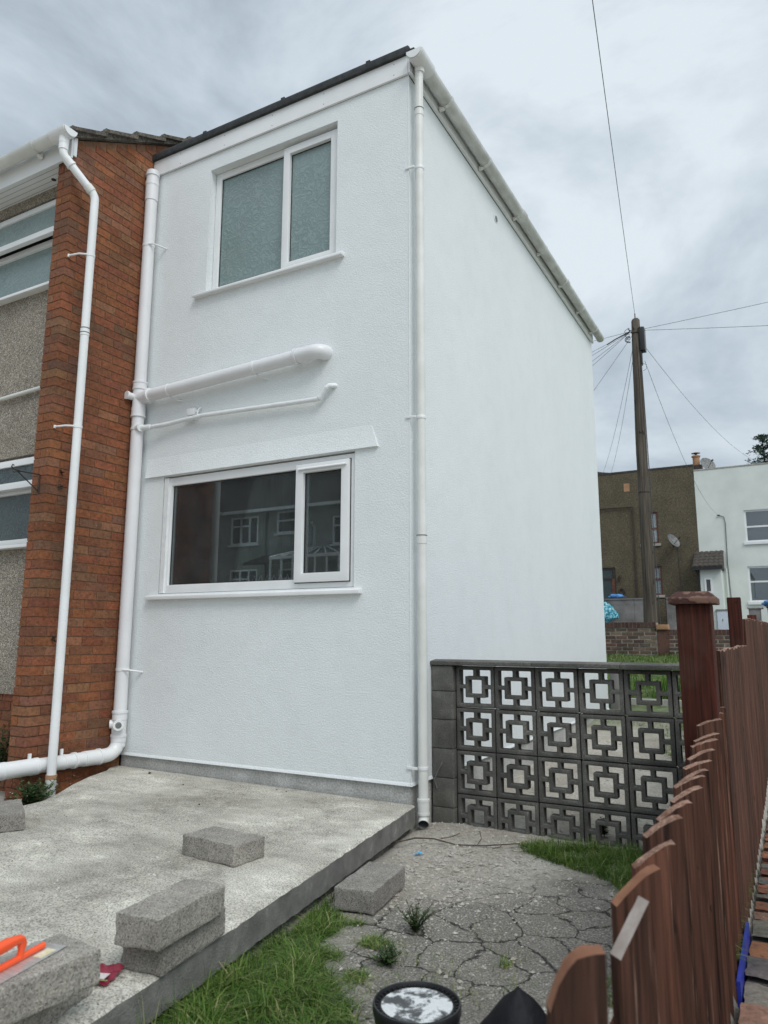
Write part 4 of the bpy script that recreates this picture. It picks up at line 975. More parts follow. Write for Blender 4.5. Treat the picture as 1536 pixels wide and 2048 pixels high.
# black sack
g = MB(); K, J = 28, 12; vs = []
for j in range(J+1):
    t = j/J
    for k in range(K):
        a = 2*math.pi*k/K; rr = (.20*(1-t)**.75+.012)*(1+.22*noise.noise(Vector((math.cos(a)*1.3, math.sin(a)*1.3, t*2)))+.08*math.sin(a*5+t*3)*(1-t))
        vs.append((rr*math.cos(a)+.02*t, rr*math.sin(a), .31*t**.9-.01))
vs.append((.02, 0, .312))
fs = [(j*K+k, j*K+(k+1) % K, (j+1)*K+(k+1) % K, (j+1)*K+k) for j in range(J) for k in range(K)]+[(J*K+k, J*K+(k+1) % K, (J+1)*K) for k in range(K)]
g.add(vs, fs, 'sack_plastic', None, True); o = g.build('rubble_sack', angle=50); o.location = (1.555, -2.44, gz(1.55, -2.44)); tag(o, 'pointed black plastic sack standing between the bucket and the fence', 'sack')
g = MB(); g.box((-.16, -.16, 0), (.16, .16, .045), 'slab_concrete'); o = g.build('paving_piece', bevel=.005); o.location = (1.70, -2.02, .0); o.rotation_euler.z = R(28); tag(o, 'pale piece of paving slab on the ground behind the black sack', 'paving slab')

# litter and twig
g = MB(); pts = [Vector((.06, -.40, .035)), Vector((.16, -.26, .05)), Vector((.26, -.20, .045)), Vector((.40, -.17, .02)), Vector((.55, -.11, .02)), Vector((.70, -.03, .03)), Vector((.76, .0, .035))]
g.tube(pts, [.004, .005, .005, .004, .004, .0035, .003], 'twig', n=7)
for p, q in (((.52, -.12, .02), (.50, -.02, .08)), ((.66, -.05, .03), (.63, -.14, .02)), ((.3, -.18, .045), (.36, -.02, .05))): g.tube([p, ((p[0]+q[0])/2+.02, (p[1]+q[1])/2, (p[2]+q[2])/2), q], .0025, 'twig', n=6)
tag(g.build('dead_stem'), 'thin dead brown stem trailing over the dirt below the downpipe', 'stem')
g = MB(); vs = [(0, 0, .004), (.03, .004, .010), (.055, .022, .004), (.042, .03, .014), (.012, .02, .006)]; g.add(vs, [(0, 1, 4), (1, 3, 4), (1, 2, 3)], 'blue_litter'); g.add([(x, y, z-.003) for x, y, z in vs], [(4, 1, 0), (4, 3, 1), (3, 2, 1)], 'blue_litter'); o = g.build('plastic_scrap', fixn=False); o.location = (.25, -.46, gz(.25, -.46)+.008); o.rotation_euler.z = .5; tag(o, 'small bright blue plastic scrap on the dirt near the downpipe', 'litter')
g = MB(); g.tube([(0, 0, .004), (.025, .002, .006), (.06, -.012, .004)], [.004, .006, .003], 'white_bits', n=7); o = g.build('wood_chip'); o.location = (-.02, -2.38, sz(0)+.002); o.rotation_euler.z = -.4; tag(o, 'white sliver lying on the patio left of the block stack', 'debris')

# ================================================================== GROUND CLUTTER (uncountable)
def crumb(g, x, y, z, r, mat, col=None):
    vs = []
    for dx, dy, dz in ((1, 0, 0), (0, 1, 0), (-1, 0, 0), (0, -1, 0), (0, 0, 1), (0, 0, -1)):
        k = random.uniform(.6, 1.3)*r; vs.append((x+dx*k, y+dy*k, z+dz*k*.7))
    a = random.uniform(0, 3); ca, sa = math.cos(a), math.sin(a)
    vs = [((p[0]-x)*ca-(p[1]-y)*sa+x, (p[0]-x)*sa+(p[1]-y)*ca+y, p[2]) for p in vs]
    g.add(vs, [(0, 1, 4), (1, 2, 4), (2, 3, 4), (3, 0, 4), (1, 0, 5), (2, 1, 5), (3, 2, 5), (0, 3, 5)], mat, col)
simple('rubble', (.50, .47, .42), (.30, .28, .24), 20, .95)
g = MB()
for _ in range(9000):
    u = random.random()
    if u < .7: x = random.gauss(.55, .30); y = random.gauss(-.55, .55)
    else: x = random.uniform(.1, 2.0); y = random.uniform(-3.2, .3)
    if x < .06+.137*max(0, -y) or x > 2.0 or y > .33: continue
    r = random.uniform(.002, .007) if random.random() < .95 else random.uniform(.008, .016)
    crumb(g, x, y, gz(x, y)+r*.2, r, 'rubble')
for _ in range(500):
    x = random.gauss(.85, .8); y = random.uniform(.5, 5)
    if x < .02 or x > 1.9: continue
    r = random.uniform(.004, .014); crumb(g, x, y, gz(x, y)+r*.2, r, 'rubble')
tag(g.build('rubble', fixn=False), 'fine pale rubble crumbs strewn over the bare dirt', 'rubble', kind='stuff')
g = MB()
for _ in range(420):
    x = random.uniform(-3.0, .4); y = random.uniform(-3.4, -.05)
    if x > .02+.137*(-y): continue
    r = random.uniform(.002, .005); crumb(g, x, y, sz(x)+r*.3, r, random.choice(['white_bits', 'white_bits', 'dark_bits', 'rubble']))
for x, y, r in ((-2.30, -.14, .014), (-1.75, -.33, .009), (-1.05, -.10, .008), (-1.2, -.75, .008), (-.95, -.12, .006)): crumb(g, x, y, sz(x)+r*.4, r, 'dark_bits')
tag(g.build('mortar_crumbs', fixn=False), 'white and dark mortar crumbs on the patio slab', 'debris', kind='stuff')

def blade(g, x, y, z, h, wd, lean, mat, shade, seg=3, curl=1.0):
    a = random.uniform(0, 2*math.pi); dx, dy = math.cos(a), math.sin(a); px, py = -dy, dx
    vs = []
    for k in range(seg+1):
        t = k/seg; w_ = wd*(1-t)**.7*.5; off = lean*t**(1.2+.8*curl); zz = z+h*t*(1-.55*t*t*min(1, lean/h if h else 0))
        cx, cy = x+dx*off, y+dy*off
        if k < seg: vs += [(cx+px*w_, cy+py*w_, zz), (cx-px*w_, cy-py*w_, zz)]
        else: vs.append((cx, cy, zz))
    fs = [(2*k, 2*k+1, 2*k+3, 2*k+2) for k in range(seg-1)]+[(2*seg-2, 2*seg-1, 2*seg)]
    g.add(vs, fs, mat, (shade, shade, shade), True)
def inpoly(x, y, P):
    c = False; n = len(P)
    for i in range(n):
        (x1, y1), (x2, y2) = P[i], P[(i+1) % n]
        if (y1 > y) != (y2 > y) and x < (x2-x1)*(y-y1)/(y2-y1)+x1: c = not c
    return c
g = MB()
def patch(P, n, h0, h1, lean=.05, fade=None, wd=.004, pale=.1):
    xs = [p[0] for p in P]; ys = [p[1] for p in P]; k = 0; tries = 0
    while k < n and tries < n*20:
        tries += 1
        x, y = random.uniform(min(xs), max(xs)), random.uniform(min(ys), max(ys))
        if not inpoly(x, y, P): continue
        cl = noise.noise(Vector((x*6, y*6, 1)))+.5*noise.noise(Vector((x*17, y*17, 4)))
        if cl < random.uniform(-.6, .45): continue
        h = random.uniform(h0, h1)*(1+.6*cl)
        sh = min(1, max(0, random.gauss(.48+.25*cl, .17))) if random.random() > pale else random.uniform(.85, 1)
        br = random.random() < .06
        blade(g, x, y, gz(x, y)-.004, h*(.6 if br else random.choice((.5, .8, 1, 1.15))), random.uniform(.5, 1.3)*wd*(2.6 if br else 1), random.uniform(.25, 1.9)*lean*(1+h*3), 'grass_blades', sh); k += 1
for _ in range(90):
    x, y = random.gauss(.50, .035), random.gauss(-2.95, .28); blade(g, x, y, gz(x, y), random.uniform(.10, .24), .004, random.uniform(.02, .12), 'grass_blades', random.uniform(.2, 1), 4)
patch([(.37, -3.4), (.33, -2.2), (.32, -1.62), (.44, -1.62), (.50, -1.85), (.66, -2.05), (.95, -2.28), (1.12, -2.50), (1.25, -3.4)], 15000, .03, .095, .07, wd=.0045)
patch([(.42, -3.4), (.42, -2.2), (.62, -2.1), (.95, -2.4), (1.15, -3.4)], 7000, .05, .12, .08, wd=.005)
patch([(.30, -1.75), (.27, -1.48), (.36, -1.42), (.48, -1.62), (.48, -1.85)], 1500, .03, .07, .04)
patch([(.74, .06), (.80, -.06), (1.1, -.20), (1.38, -.34), (1.52, -.62), (1.75, -.9), (2.02, -1.2), (2.02, .28), (.9, .30)], 12000, .04, .10, .06)
patch([(.72, .10), (.95, -.12), (1.3, -.1), (1.4, .25)], 1500, .02, .06, .05)
patch([(1.45, -1.75), (1.6, -1.5), (1.95, -1.4), (2.0, -2.2), (1.6, -2.15)], 1300, .02, .06, .04, pale=.3)
for cx, cy, r, nn in ((.70, -1.72, .075, 420), (.62, -1.93, .05, 200), (.50, -1.55, .04, 120), (.78, -2.02, .06, 260), (1.24, -1.62, .03, 40)):
    patch([(cx+r*math.cos(a)*random.uniform(.7, 1.2), cy+r*math.sin(a)*random.uniform(.7, 1.2)) for a in [k*math.pi/4 for k in range(8)]], nn, .02, .05, .04, pale=.25)
patch([(-.2, 6.9), (.3, 7.0), (2.0, 6.6), (2.0, 11), (-2.0, 11), (-2.0, 6.9)], 16000, .04, .12, .06, wd=.009, pale=.15)
patch([(1.1, 3.4), (2.0, 2.6), (2.0, 6.2), (1.2, 6.2), (.9, 5)], 4000, .02, .06, .05, wd=.007, pale=.3)
patch([(.1, 5.2), (1.4, 5.0), (1.4, 6.2), (.1, 6.2)], 1200, .02, .06, .05, wd=.007, pale=.3)
for _ in range(2600):      # thin straggling edge growth
    x = random.gauss(.95, .35); y = random.gauss(-2.15, .42)
    if x < .08+.137*(-y) or x > 1.9 or noise.noise(Vector((x*5, y*5, 8))) < .05: continue
    blade(g, x, y, gz(x, y)-.003, random.uniform(.012, .05), random.uniform(.0015, .004), random.uniform(.01, .05), 'grass_blades', random.choice((random.uniform(.3, .8), random.uniform(.85, 1))))
for _ in range(1800):
    y = random.uniform(-3.2, -1.0); x = .035+.137*(-y)+abs(random.gauss(0, .05))
    if noise.noise(Vector((x*4, y*5, 2))) < -.05: continue
    blade(g, x, y, gz(x, y)-.003, random.uniform(.02, .09), random.uniform(.002, .005), random.uniform(.01, .06), 'grass_blades', random.uniform(.1, .9))
tag(g.build('grass', fixn=False), 'green grass growing in patches over the yard and the far lawn', 'grass', kind='stuff')

# weeds: stems with small leaves
def weed(x, y, h, nst, spread, label, lf=.022, z=None, mat='weed_leaves'):
    z = gz(x, y) if z is None else z
    o = empty('weed', label, 'weed', (x, y, z), 0, 'weeds growing in the yard')
    g = MB(); L = MB()
    for i in range(nst):
        a = random.uniform(0, 6.28); rr = random.uniform(.1, 1)*spread; hh = h*random.uniform(.45, 1)
        p0 = Vector((0, 0, 0)); p2 = Vector((math.cos(a)*rr, math.sin(a)*rr, hh)); p1 = p2*.5+Vector((0, 0, hh*.12))
        g.tube([p0, p1, p2], [.0022, .0016, .0010], 'twig', n=5)
        for k in range(int(12+hh*120)):
            t = random.uniform(.08, 1); q = (p0*(1-t)**2+p1*2*t*(1-t)+p2*t*t)
            b = random.uniform(0, 6.28); d = Vector((math.cos(b), math.sin(b), random.uniform(-.1, .9))).normalized(); s_ = d.cross(Vector((0, 0, 1))).normalized(); ll = lf*random.uniform(.6, 1.3)*(1.15-.6*t); sh = random.random()
            L.add([q, q+d*ll*.5+s_*ll*.22, q+d*ll, q+d*ll*.5-s_*ll*.22], [(0, 1, 2, 3)], mat, (sh,)*3)
    g.build('stems', o); L.build('leaves', o, fixn=False)
weed(.775, -1.50, .135, 26, .10, 'tallest branching weed in the cracked ground right of the loose block', .022)
weed(.83, -1.86, .07, 26, .10, 'low dark leafy weed above the bucket', .026)
weed(-2.60, -.98, .20, 44, .20, 'green weed clump at the foot of the brick pier by the thin downpipe', .05, z=.065)
weed(1.15, .56, .14, 7, .05, 'small green weed seen through the bottom row of the screen wall', .045)
weed(-3.16, -.86, .50, 14, .10, 'dark green bushy weed behind the brick pier at the left edge', .05, z=.15)
weed(1.62, -2.0, .06, 8, .06, 'small weed beside the pale paving piece near the fence', .02)

# ================================================================== BACK GARDEN
g = MB(); g.box((-.2, 6.62, .2), (2.02, 6.74, .43), 'kerb_pale'); tag(g.build('garden_kerb', bevel=.008), kind='structure')
g = MB(); g.box((.01, 6.28, .1), (.12, 6.75, .80), 'grey_block'); tag(g.build('gate_post', bevel=.006), 'short grey concrete gate post past the far corner of the white house', 'post')
# lawn edge plant: iris like blades
def iris(x, y, n, h, label):
    o = empty('iris_clump', label, 'plant', (x, y, gz(x, y)), 0, 'bright strap-leaved plants on the back lawn'); g = MB()
    for _ in range(n):
        a = random.gauss(0, .09), random.gauss(0, .09); blade(g, a[0], a[1], 0, h*random.uniform(.6, 1.1), .02, random.uniform(.05, .45)*h, 'iris_leaves', random.random(), 5)
    g.build('leaves', o, fixn=False)
iris(.02, 7.1, 70, .55, 'bright green strap-leaved clump beside the far corner of the white house')
iris(.72, 7.2, 80, .48, 'bright green strap-leaved clump on the lawn, middle one of three')
iris(1.25, 7.3, 60, .45, 'bright green strap-leaved clump on the lawn nearest the wooden fence')
# brick garden wall
GW = empty('garden_brick_wall', 'old red brick garden wall with brick-on-edge top across the end of the back garden', 'garden wall', (0, 11, .8))
GO = -Vector(GW.location)
def gwall(x0, x1, zt, name):
    g = MBN(); z = .75; i = 0
    while z < zt-.13:
        x = x0-(.1125 if i % 2 else 0)
        while x < x1:
            a, b2 = max(x, x0), min(x+.215, x1)
            if b2-a > .02: g.box((a, 10.994+random.uniform(-.004, .004), z), (b2-.012 if b2-a > .05 else b2, 11.1, z+.058), 'brick_worn', brickcol(GARDEN))
            x += .225
        z += .075; i += 1
    g.box((x0, 10.998, .7), (x1, 11.2, z-.004), 'mortar_pale')
    w_ = g.build(name, GW, off=GO)
    g = MBN(); x = x0
    while x < x1-.03:
        g.box((x, 10.985+random.uniform(-.003, .003), z+.004), (x+.065, 11.21, z+.108), 'brick_worn', brickcol([(.11, .05, .04), (.13, .055, .045), (.10, .055, .045)])); x += .075
    g.box((x0, 10.992, z-.002), (x1, 11.2, z+.10), 'mortar_pale'); g.build('coping', GW, off=GO)
gwall(-3.4, -.02, 1.56, 'wall_section'); gwall(.20, 2.4, 1.43, 'wall_section')
for x, zc in ((-.02, 1.463), (-1.42, 1.57)):
    g = MBN(); g.box((x, 10.955, zc), (x+.215, 11.225, zc+.10), 'terracotta'); g.build('pillar_cap', GW, off=GO, bevel=.004)
g = MBN(); g.box((-.018, 10.99, .7), (.198, 11.2, 1.46), 'brick_worn', (.13, .065, .05)); g.build('wall_end', GW, off=GO)

# ================================================================== TELEGRAPH POLE AND CABLES
PX, PY = -.285, 12.3
TP = empty('telegraph_pole', 'tall weathered wooden telegraph pole with cables fanning from its top', 'telegraph pole', (PX-.05, PY, 1.1))
to = -Vector(TP.location)
g = MBN(); K = 24; pts = []; rs = []
for k in range(K+1):
    t = k/K; pts.append((PX-.055+.055*t+.008*math.sin(t*7), PY, 1.0+7.62*t)); rs.append(.152-.056*t+.003*math.sin(t*23))
pts.append((PX, PY, 8.66)); rs.append(.07)
g.tube(pts, rs, 'timber_pole', n=20); g.build('pole', TP, off=to)
g = MBN(); g.box((PX+.09, PY-.12, 7.83), (PX+.20, PY+.1, 8.40), 'black_plastic'); g.box((PX+.08, PY-.08, 7.50), (PX+.12, PY+.02, 7.83), 'black_plastic'); g.build('junction_box', TP, off=to, bevel=.015)
g = MBN(); g.tube([(PX, PY, 8.6), (PX, PY, 8.80)], .012, 'black_iron', n=8)
for k in range(7):
    a = k*.9; g.tube([(PX+.1*math.cos(a), PY+.1*math.sin(a), 8.38), (PX+.17*math.cos(a), PY+.17*math.sin(a), 8.40), (PX+.17*math.cos(a), PY+.17*math.sin(a), 8.44)], .010, 'black_iron', n=6)
g.tube([(PX-.10, PY-.10, 8.30), (PX+.10, PY-.10, 8.30)], .012, 'black_iron', n=6)
g.build('top_fittings', TP, off=to)
g = MBN()
for k in range(7):
    a = random.uniform(2.6, 4.0); z = random.uniform(8.15, 8.5); r_ = random.uniform(.08, .16)
    c = Vector((PX-.12, PY-.05, z)); g.tube([c+Vector((-r_*math.sin(t)*.8, -.03, -.16*(1-math.cos(t))*r_*3)) for t in [j*math.pi/6 for j in range(7)]], .006, 'cable_black', n=5)
for k in range(5):
    z = random.uniform(7.4, 8.5); g.tube([(PX+.12, PY-.05, z), (PX+.20, PY-.06, z-.05), (PX+.19, PY-.06, z-.16), (PX+.12, PY-.05, z-.18)], .005, 'cable_black', n=5)
g.tube([(PX-.11, PY-.1, 8.34), (PX-.42, PY-.2, 8.18), (PX-.62, PY-.25, 8.06)], .014, 'black_iron', n=6)
g.tube([(PX+.155, PY-.03, 1.4), (PX+.10, PY-.10, 7.5)], .010, 'cable_black', n=5)
g.build('cable_loops', TP, off=to)
g = MBN(); g.tube([(PX-.03, PY, 4.5), (PX-.03, PY, 4.53)], .128, 'black_iron', n=20); g.build('strap', TP, off=to)
def cable(a, b, sag, label, r=.005):
    a, b = Vector(a), Vector(b); pts = []
    for k in range(25):
        t = k/24; p = a.lerp(b, t); p.z -= sag*4*t*(1-t); pts.append(p)
    g = MB(); g.tube(pts, r, 'cable_grey', n=6); tag(g.build('overhead_cable'), label, 'cable', 'overhead cables fanning out from the telegraph pole')
tp = Vector((PX, PY, 8.42))
cable((PX, PY, 8.78), (3.95, -19.3, 6.1), .45, 'overhead cable climbing from the pole top to the upper edge of the photo', .0045)
cable((PX+.12, PY, 8.38), (9, 12, 8.62), .04, 'upper of the two cables running right from the pole top', .005)
cable((PX+.12, PY, 8.36), (9, 12.2, 6.95), .06, 'lower of the two cables running right from the pole top', .005)
for z, lab in ((8.10, 'uppermost of the cable bundle running left from the pole to the gutter end'), (7.15, 'second cable down in the bundle left of the pole top'), (6.85, 'third cable down in the bundle left of the pole top'), (6.35, 'fourth cable down in the bundle left of the pole top'), (5.95, 'lowest cable of the bundle left of the pole top')):
    cable((PX-.10, PY-.05, 8.36), (-3.6, 12, z), .03, lab)
cable((PX-.1, PY, 8.25), (-2.5, 12, 5.45), .02, 'steep cable from the pole top down behind the white house corner')
cable((PX-.08, PY, 8.0), (-5.0, 30.2, 8.9), .3, 'left of the two thin cables dropping to the brown house roof')
cable((PX-.06, PY, 7.9), (-4.6, 30.2, 8.9), .3, 'right of the two thin cables dropping to the brown house roof')
cable((PX+.16, PY, 7.6), (-.05, 29.9, 6.58), .65, 'cable sagging from the junction box to the white house across the street')
cable((PX+.18, PY, 7.95), (2.3, 42, 11.2), .9, 'cable running down right from the pole towards the conifer')

# ================================================================== HOUSES ACROSS THE STREET
def far_house(name, label, x0, x1, zt, mat, y0=30, d=8):
    h = empty(name, label, 'house', ((x0+x1)/2, y0, 1.5)); return h
HB = far_house('brown_house', 'dark brown pebbledashed house behind the telegraph pole across the street', -9, -.93, 8.9, 'brown_dash'); ho = -Vector(HB.location)
def wall_with(h, off, x0, x1, z0, z1, holes, mat, y=30, th=.25):
    xs = sorted({x0, x1, *[v for q in holes for v in q[:2]]}); zs = sorted({z0, z1, *[v for q in holes for v in q[2:4]]})
    g = MBN(); g.grid(xs, zs, lambda i, j: not any(q[0] < (xs[i]+xs[i+1])/2 < q[1] and q[2] < (zs[j]+zs[j+1])/2 < q[3] for q in holes), y, y+th, mat)
    g.box((x0, y+th+.9, z0), (x1, y+8, z1-.05), mat); g.box((x0+.01, y+th, z1-.2), (x1-.01, y+th+.9, z1-.06), mat)
    return g.build('wall', h, off=off)
bh = [(-3.30, -2.57, 5.50, 6.95), (-3.27, -2.53, 3.18, 4.48), (-5.45, -4.55, 1.7, 4.50), (-8.3, -7.2, 5.5, 6.95), (-8.3, -7.2, 3.0, 4.4)]
wall_with(HB, ho, -9, -.93, 1.4, 8.88, bh, 'brown_dash')
def fwin(h, off, q, frame, trans=(), mull=(), pane='glass_far', curtain=None, sill='stone_sill', t=.07, y=30, cfrac=1, lab=None):
    x0, x1, z0, z1 = q; g = MBN()
    xs = sorted({x0, x0+t, x1-t, x1, *[v for m_ in mull for v in (m_-t/2, m_+t/2)]}); zs = sorted({z0, z0+t, z1-t, z1, *[v for m_ in trans for v in (m_-t/2, m_+t/2)]})
    g.grid(xs, zs, lambda i, j: i in (0, len(xs)-2) or j in (0, len(zs)-2) or any(abs((xs[i]+xs[i+1])/2-m_) < t/2 for m_ in mull) or any(abs((zs[j]+zs[j+1])/2-m_) < t/2 for m_ in trans), y+.06, y+.13, frame)
    f = g.build('window', h, off=off)
    if lab: f['label'] = lab
    g = MBN(); g.box((x0+t*.6, y+.10, z0+t*.6), (x1-t*.6, y+.11, z1-t*.6), pane); g.build('pane', f, off=off)
    if curtain:
        g = MBN()
        for a, b2 in curtain: g.box((x0+(x1-x0)*a, y+.22, z0), (x0+(x1-x0)*b2, y+.25, z1), 'curtain_white')
        g.build('curtain', f, off=off)
    if sill: 
        g = MBN(); g.box((x0-.08, y-.07, z0-.11), (x1+.08, y+.06, z0-.001), sill); g.build('sill', f, off=off)
    return f
fwin(HB, ho, bh[0], 'brown_frame', trans=(6.2,), curtain=[(0, 1)], t=.08, pane='glass_net'); fwin(HB, ho, bh[1], 'brown_frame', trans=(3.9,), curtain=[(.0, .75)], t=.08, pane='glass_net')
fwin(HB, ho, bh[3], 'brown_frame', trans=(6.3,)); fwin(HB, ho, bh[4], 'brown_frame', trans=(3.8,))
g = MBN(); xs = [-5.45, -5.37, -4.68, -4.55]; zs = [1.7, 1.8, 3.95, 4.03, 4.42, 4.5]; g.grid(xs, zs, lambda i, j: i != 1 or j in (0, 2, 4), 30.04, 30.12, 'dark_frame'); dr = g.build('door', HB, off=ho)
g = MBN(); g.box((-4.74, 30.035, 1.8), (-4.60, 30.039, 3.98), 'brown_frame'); g.box((-5.4, 30.08, 1.75), (-4.7, 30.09, 4.45), 'glass_obscure_dark'); g.build('pane', dr, off=ho)
g = MBN(); g.box((-9, 29.99, 8.885), (-.93, 30.4, 8.98), 'ridge_dark'); g.prism([(-5.6, 8.98), (-4.55, 8.98), (-4.75, 9.10), (-5.6, 9.26)], lambda p, k: (p[0], (30.5, 33)[k], p[1]), 'roof_concrete'); g.build('roof_edge', HB, off=ho)
g = MBN(); g.tube([(-3.62, 29.93, 1.9), (-3.62, 29.93, 7.25), (-8, 29.93, 7.3)], .035, 'dark_frame', n=8); g.build('downpipe', HB, off=ho)
g = MBN(); g.box((-3.98, 29.985, 8.0), (-3.72, 30, 8.38), 'terracotta'); g.build('vent_cover', HB, off=ho)
g = MBN(); g.box((-4.42, 29.9, 3.95), (-4.34, 30, 4.1), 'black_iron'); g.tube([(-4.38, 29.88, 3.8), (-4.38, 29.88, 3.96)], .03, 'black_iron', n=8); g.build('door_lamp', HB, off=ho)
g = MBN(); g.tube([(-4.3+.11*math.cos(a*math.pi/6), 29.95, 3.38+.14*math.sin(a*math.pi/6)) for a in range(13)], .03, 'dark_frame', n=8); g.build('door_wreath', HB, off=ho)
def dish(h, off, x, y, z, r, yawd, mat='fitting_grey', post_=True):
    M4 = Matrix.Rotation(R(yawd), 4, 'Z') @ Matrix.Rotation(R(62), 4, 'X'); g = MBN()
    pr = [(r*k/6, .16*r*(k/6)**2*1.6) for k in range(7)]
    g.lathe(pr, (x, y, z), mat, n=24, M4=M4); g.lathe([(p[0], p[1]-.012) for p in pr[::-1]], (x, y, z), mat, n=24, M4=M4)
    e_ = M4 @ Vector((0, -r*.2, r*1.1)); g.tube([Vector((x, y, z-.6*r)), Vector((x, y, z))+e_], .012, 'black_iron', n=6); g.tube([Vector((x, y, z))+e_*.95, Vector((x, y, z))+e_*1.15], .04, 'black_iron', n=8)
    if post_: g.tube([(x, y+.5, z-.2), (x, y+.05, z-.15), (x, y, z)], .025, 'black_iron', n=6)
    g.build('satellite_dish', h, off=off)
dish(HB, ho, -1.95, 29.55, 5.5, .34, 60)
g = MBN(); g.tube([(-1.80, 29.99, 5.3), (-1.74, 29.99, 1.8)], .012, 'cable_black', n=5); g.build('dish_cable', HB, off=ho)

HW = far_house('cream_white_house', 'pale white rendered house with a small tiled porch at the right, across the street', -.93, 10, 8.7, 'far_white'); wo = -Vector(HW.location)
wh = [(.95, 3.4, 5.34, 6.72), (.92, 3.4, 2.80, 4.30), (-.73+0, -.45+0, 3.3, 3.8)]
wall_with(HW, wo, -.927, 10, 1.4, 8.66, wh[:2], 'far_white')
fwin(HW, wo, wh[0], 'upvc', trans=(6.0,), mull=(2.2,), sill='upvc', pane='glass_far', lab='upper window of the pale house')
fwin(HW, wo, wh[1], 'upvc', trans=(3.65,), mull=(2.2,), sill='upvc', curtain=[(0, .12)], lab='lower window with white curtain')
g = MBN(); g.box((-.94, 29.98, 8.665), (10, 30.3, 8.72), 'stone_sill'); g.build('roof_edge', HW, off=wo)
g = MBN(); g.box((-1.05, 30.3, 8.5), (-.6, 30.9, 9.0), 'dark_frame'); ch = g.build('chimney', HW, off=wo)
g = MBN(); g.lathe([(.15, 0), (.15, .4), (.19, .42), (.19, .48), (.12, .5)], (-.84, 30.6, 9.0), 'terracotta', n=20); g.lathe([(.0, .66), (.2, .60), (.0, .60)], (-.84, 30.6, 9.0), 'terracotta', n=20); g.tube([(-.84, 30.6, 9.45), (-.84, 30.6, 9.62)], .05, 'black_iron', n=8); g.build('chimney_pot', ch, off=wo)
dish(HW, wo, -.40, 30.5, 8.98, .36, 40)
g = MBN(); g.tube([(-.05, 29.97, 6.58), (.16, 29.97, 6.5), (.20, 29.97, 6.2), (.17, 29.97, 4.5), (.22, 29.97, 2.2)], .015, 'cable_black', n=6); g.tube([(-.1, 29.95, 6.58), (0, 29.95, 6.58)], .03, 'black_iron', n=6); g.build('service_cable', HW, off=wo)
g = MBN(); g.tube([(.10, 29.93, 4.25), (.13, 29.93, 1.6)], .03, 'far_white', n=8); g.build('downpipe', HW, off=wo)
g = MBN(); g.box((-.86, 28.9, 1.45), (-.04, 29.999, 4.14), 'far_white'); po = g.build('porch', HW, off=wo)
g = MBN(); ncol = 9; xs_ = [-1.12+(1.17)*k/36 for k in range(37)]
for rw in range(5):
    y0_, y1_ = 28.72+rw*.256, 28.72+(rw+1)*.256+.02; z0_, z1_ = 4.26+rw*.15+.03, 4.26+(rw+1)*.15+.02
    vs = []
    for k, x in enumerate(xs_): wv_ = .03*abs(math.sin(k/36*math.pi*6)); vs += [(x, y0_, z0_+wv_), (x, y1_, z1_+wv_), (x, y0_, z0_+wv_-.05)]
    g.add(vs, [f for k in range(36) for f in ((3*k, 3*k+3, 3*k+4, 3*k+1), (3*k+2, 3*k+5, 3*k+3, 3*k))], 'roof_concrete')
g.prism([(28.74, 4.16), (29.99, 4.16), (29.99, 4.98), (28.74, 4.24)], lambda p, k: ((-1.10, .03)[k], p[0], p[1]), 'roof_concrete'); g.build('porch_roof', po, off=wo)
g = MBN(); g.box((-1.16, 28.62, 4.12), (.06, 28.73, 4.24), 'black_plastic'); g.tube([(-1.0, 28.70, 4.14), (-.92, 28.85, 3.95), (-.92, 28.85, 1.6)], .035, 'black_plastic', n=8); g.build('porch_gutter', po, off=wo)
g = MBN(); g.grid([-.70, -.63, -.47, -.40], [3.15, 3.22, 3.72, 3.79], lambda i, j: not (i == 1 and j == 1), 28.85, 28.92, 'upvc'); g.box((-.66, 28.87, 3.2), (-.44, 28.88, 3.75), 'interior_dark'); g.build('porch_window', po, off=wo)
g = MBN(); g.box((-.30, 28.82, 1.62), (.12-.02, 28.898, 2.40), 'meter_white'); g.box((-.34, 28.80, 2.405), (.14, 28.898, 2.47), 'grey_block'); g.tube([(-.1, 28.81, 1.98), (-.1, 28.82, 2.08)], .012, 'black_iron', n=6); g.build('meter_box', po, off=wo)
# other houses beside, closing the row
g = MBN(); 

# retaining wall across the street
RW = empty('grey_block_wall', 'grey concrete block retaining wall in front of the brown house with a gate gap', 'garden wall', (-3.5, 28, 1.5)); ro = -Vector(RW.location)
def blockwall(x0, x1, zt):
    g = MBN(); z = 1.4; i = 0
    while z < zt-.1:
        x = x0-(.23 if i % 2 else 0)
        while x < x1:
            a, b2 = max(x, x0), min(x+.44, x1)
            if b2-a > .03: g.box((a, 28+random.uniform(-.004, .004), z), (b2, 28.2, z+.205), 'grey_block', None)
            x += .45
        z += .215; i += 1
    g.box((x0, 28.008, 1.3), (x1, 28.19, z-.01), 'mortar_pale'); g.build('wall_section', RW, off=ro)
    g = MBN(); g.box((x0, 27.97, z), (x1, 28.23, z+.06), 'grey_block'); g.build('coping', RW, off=ro)
blockwall(-9, -3.45, 2.88); blockwall(-3.44, -2.62, 2.98); blockwall(-2.15, -.75, 2.98)
g = MBN(); g.box((-2.62, 29.0, 2.2), (-2.15, 29.1, 2.95), 'brown_dash'); g.box((-2.62, 28.2, 1.45), (-2.15, 29.1, 1.75), 'stone_sill'); g.build('gate_steps', RW, off=ro)
g = MBN(); g.box((-2.18, 28.02, 1.5), (-2.13, 28.06, 3.0), 'black_iron'); g.build('gate_post', RW, off=ro)
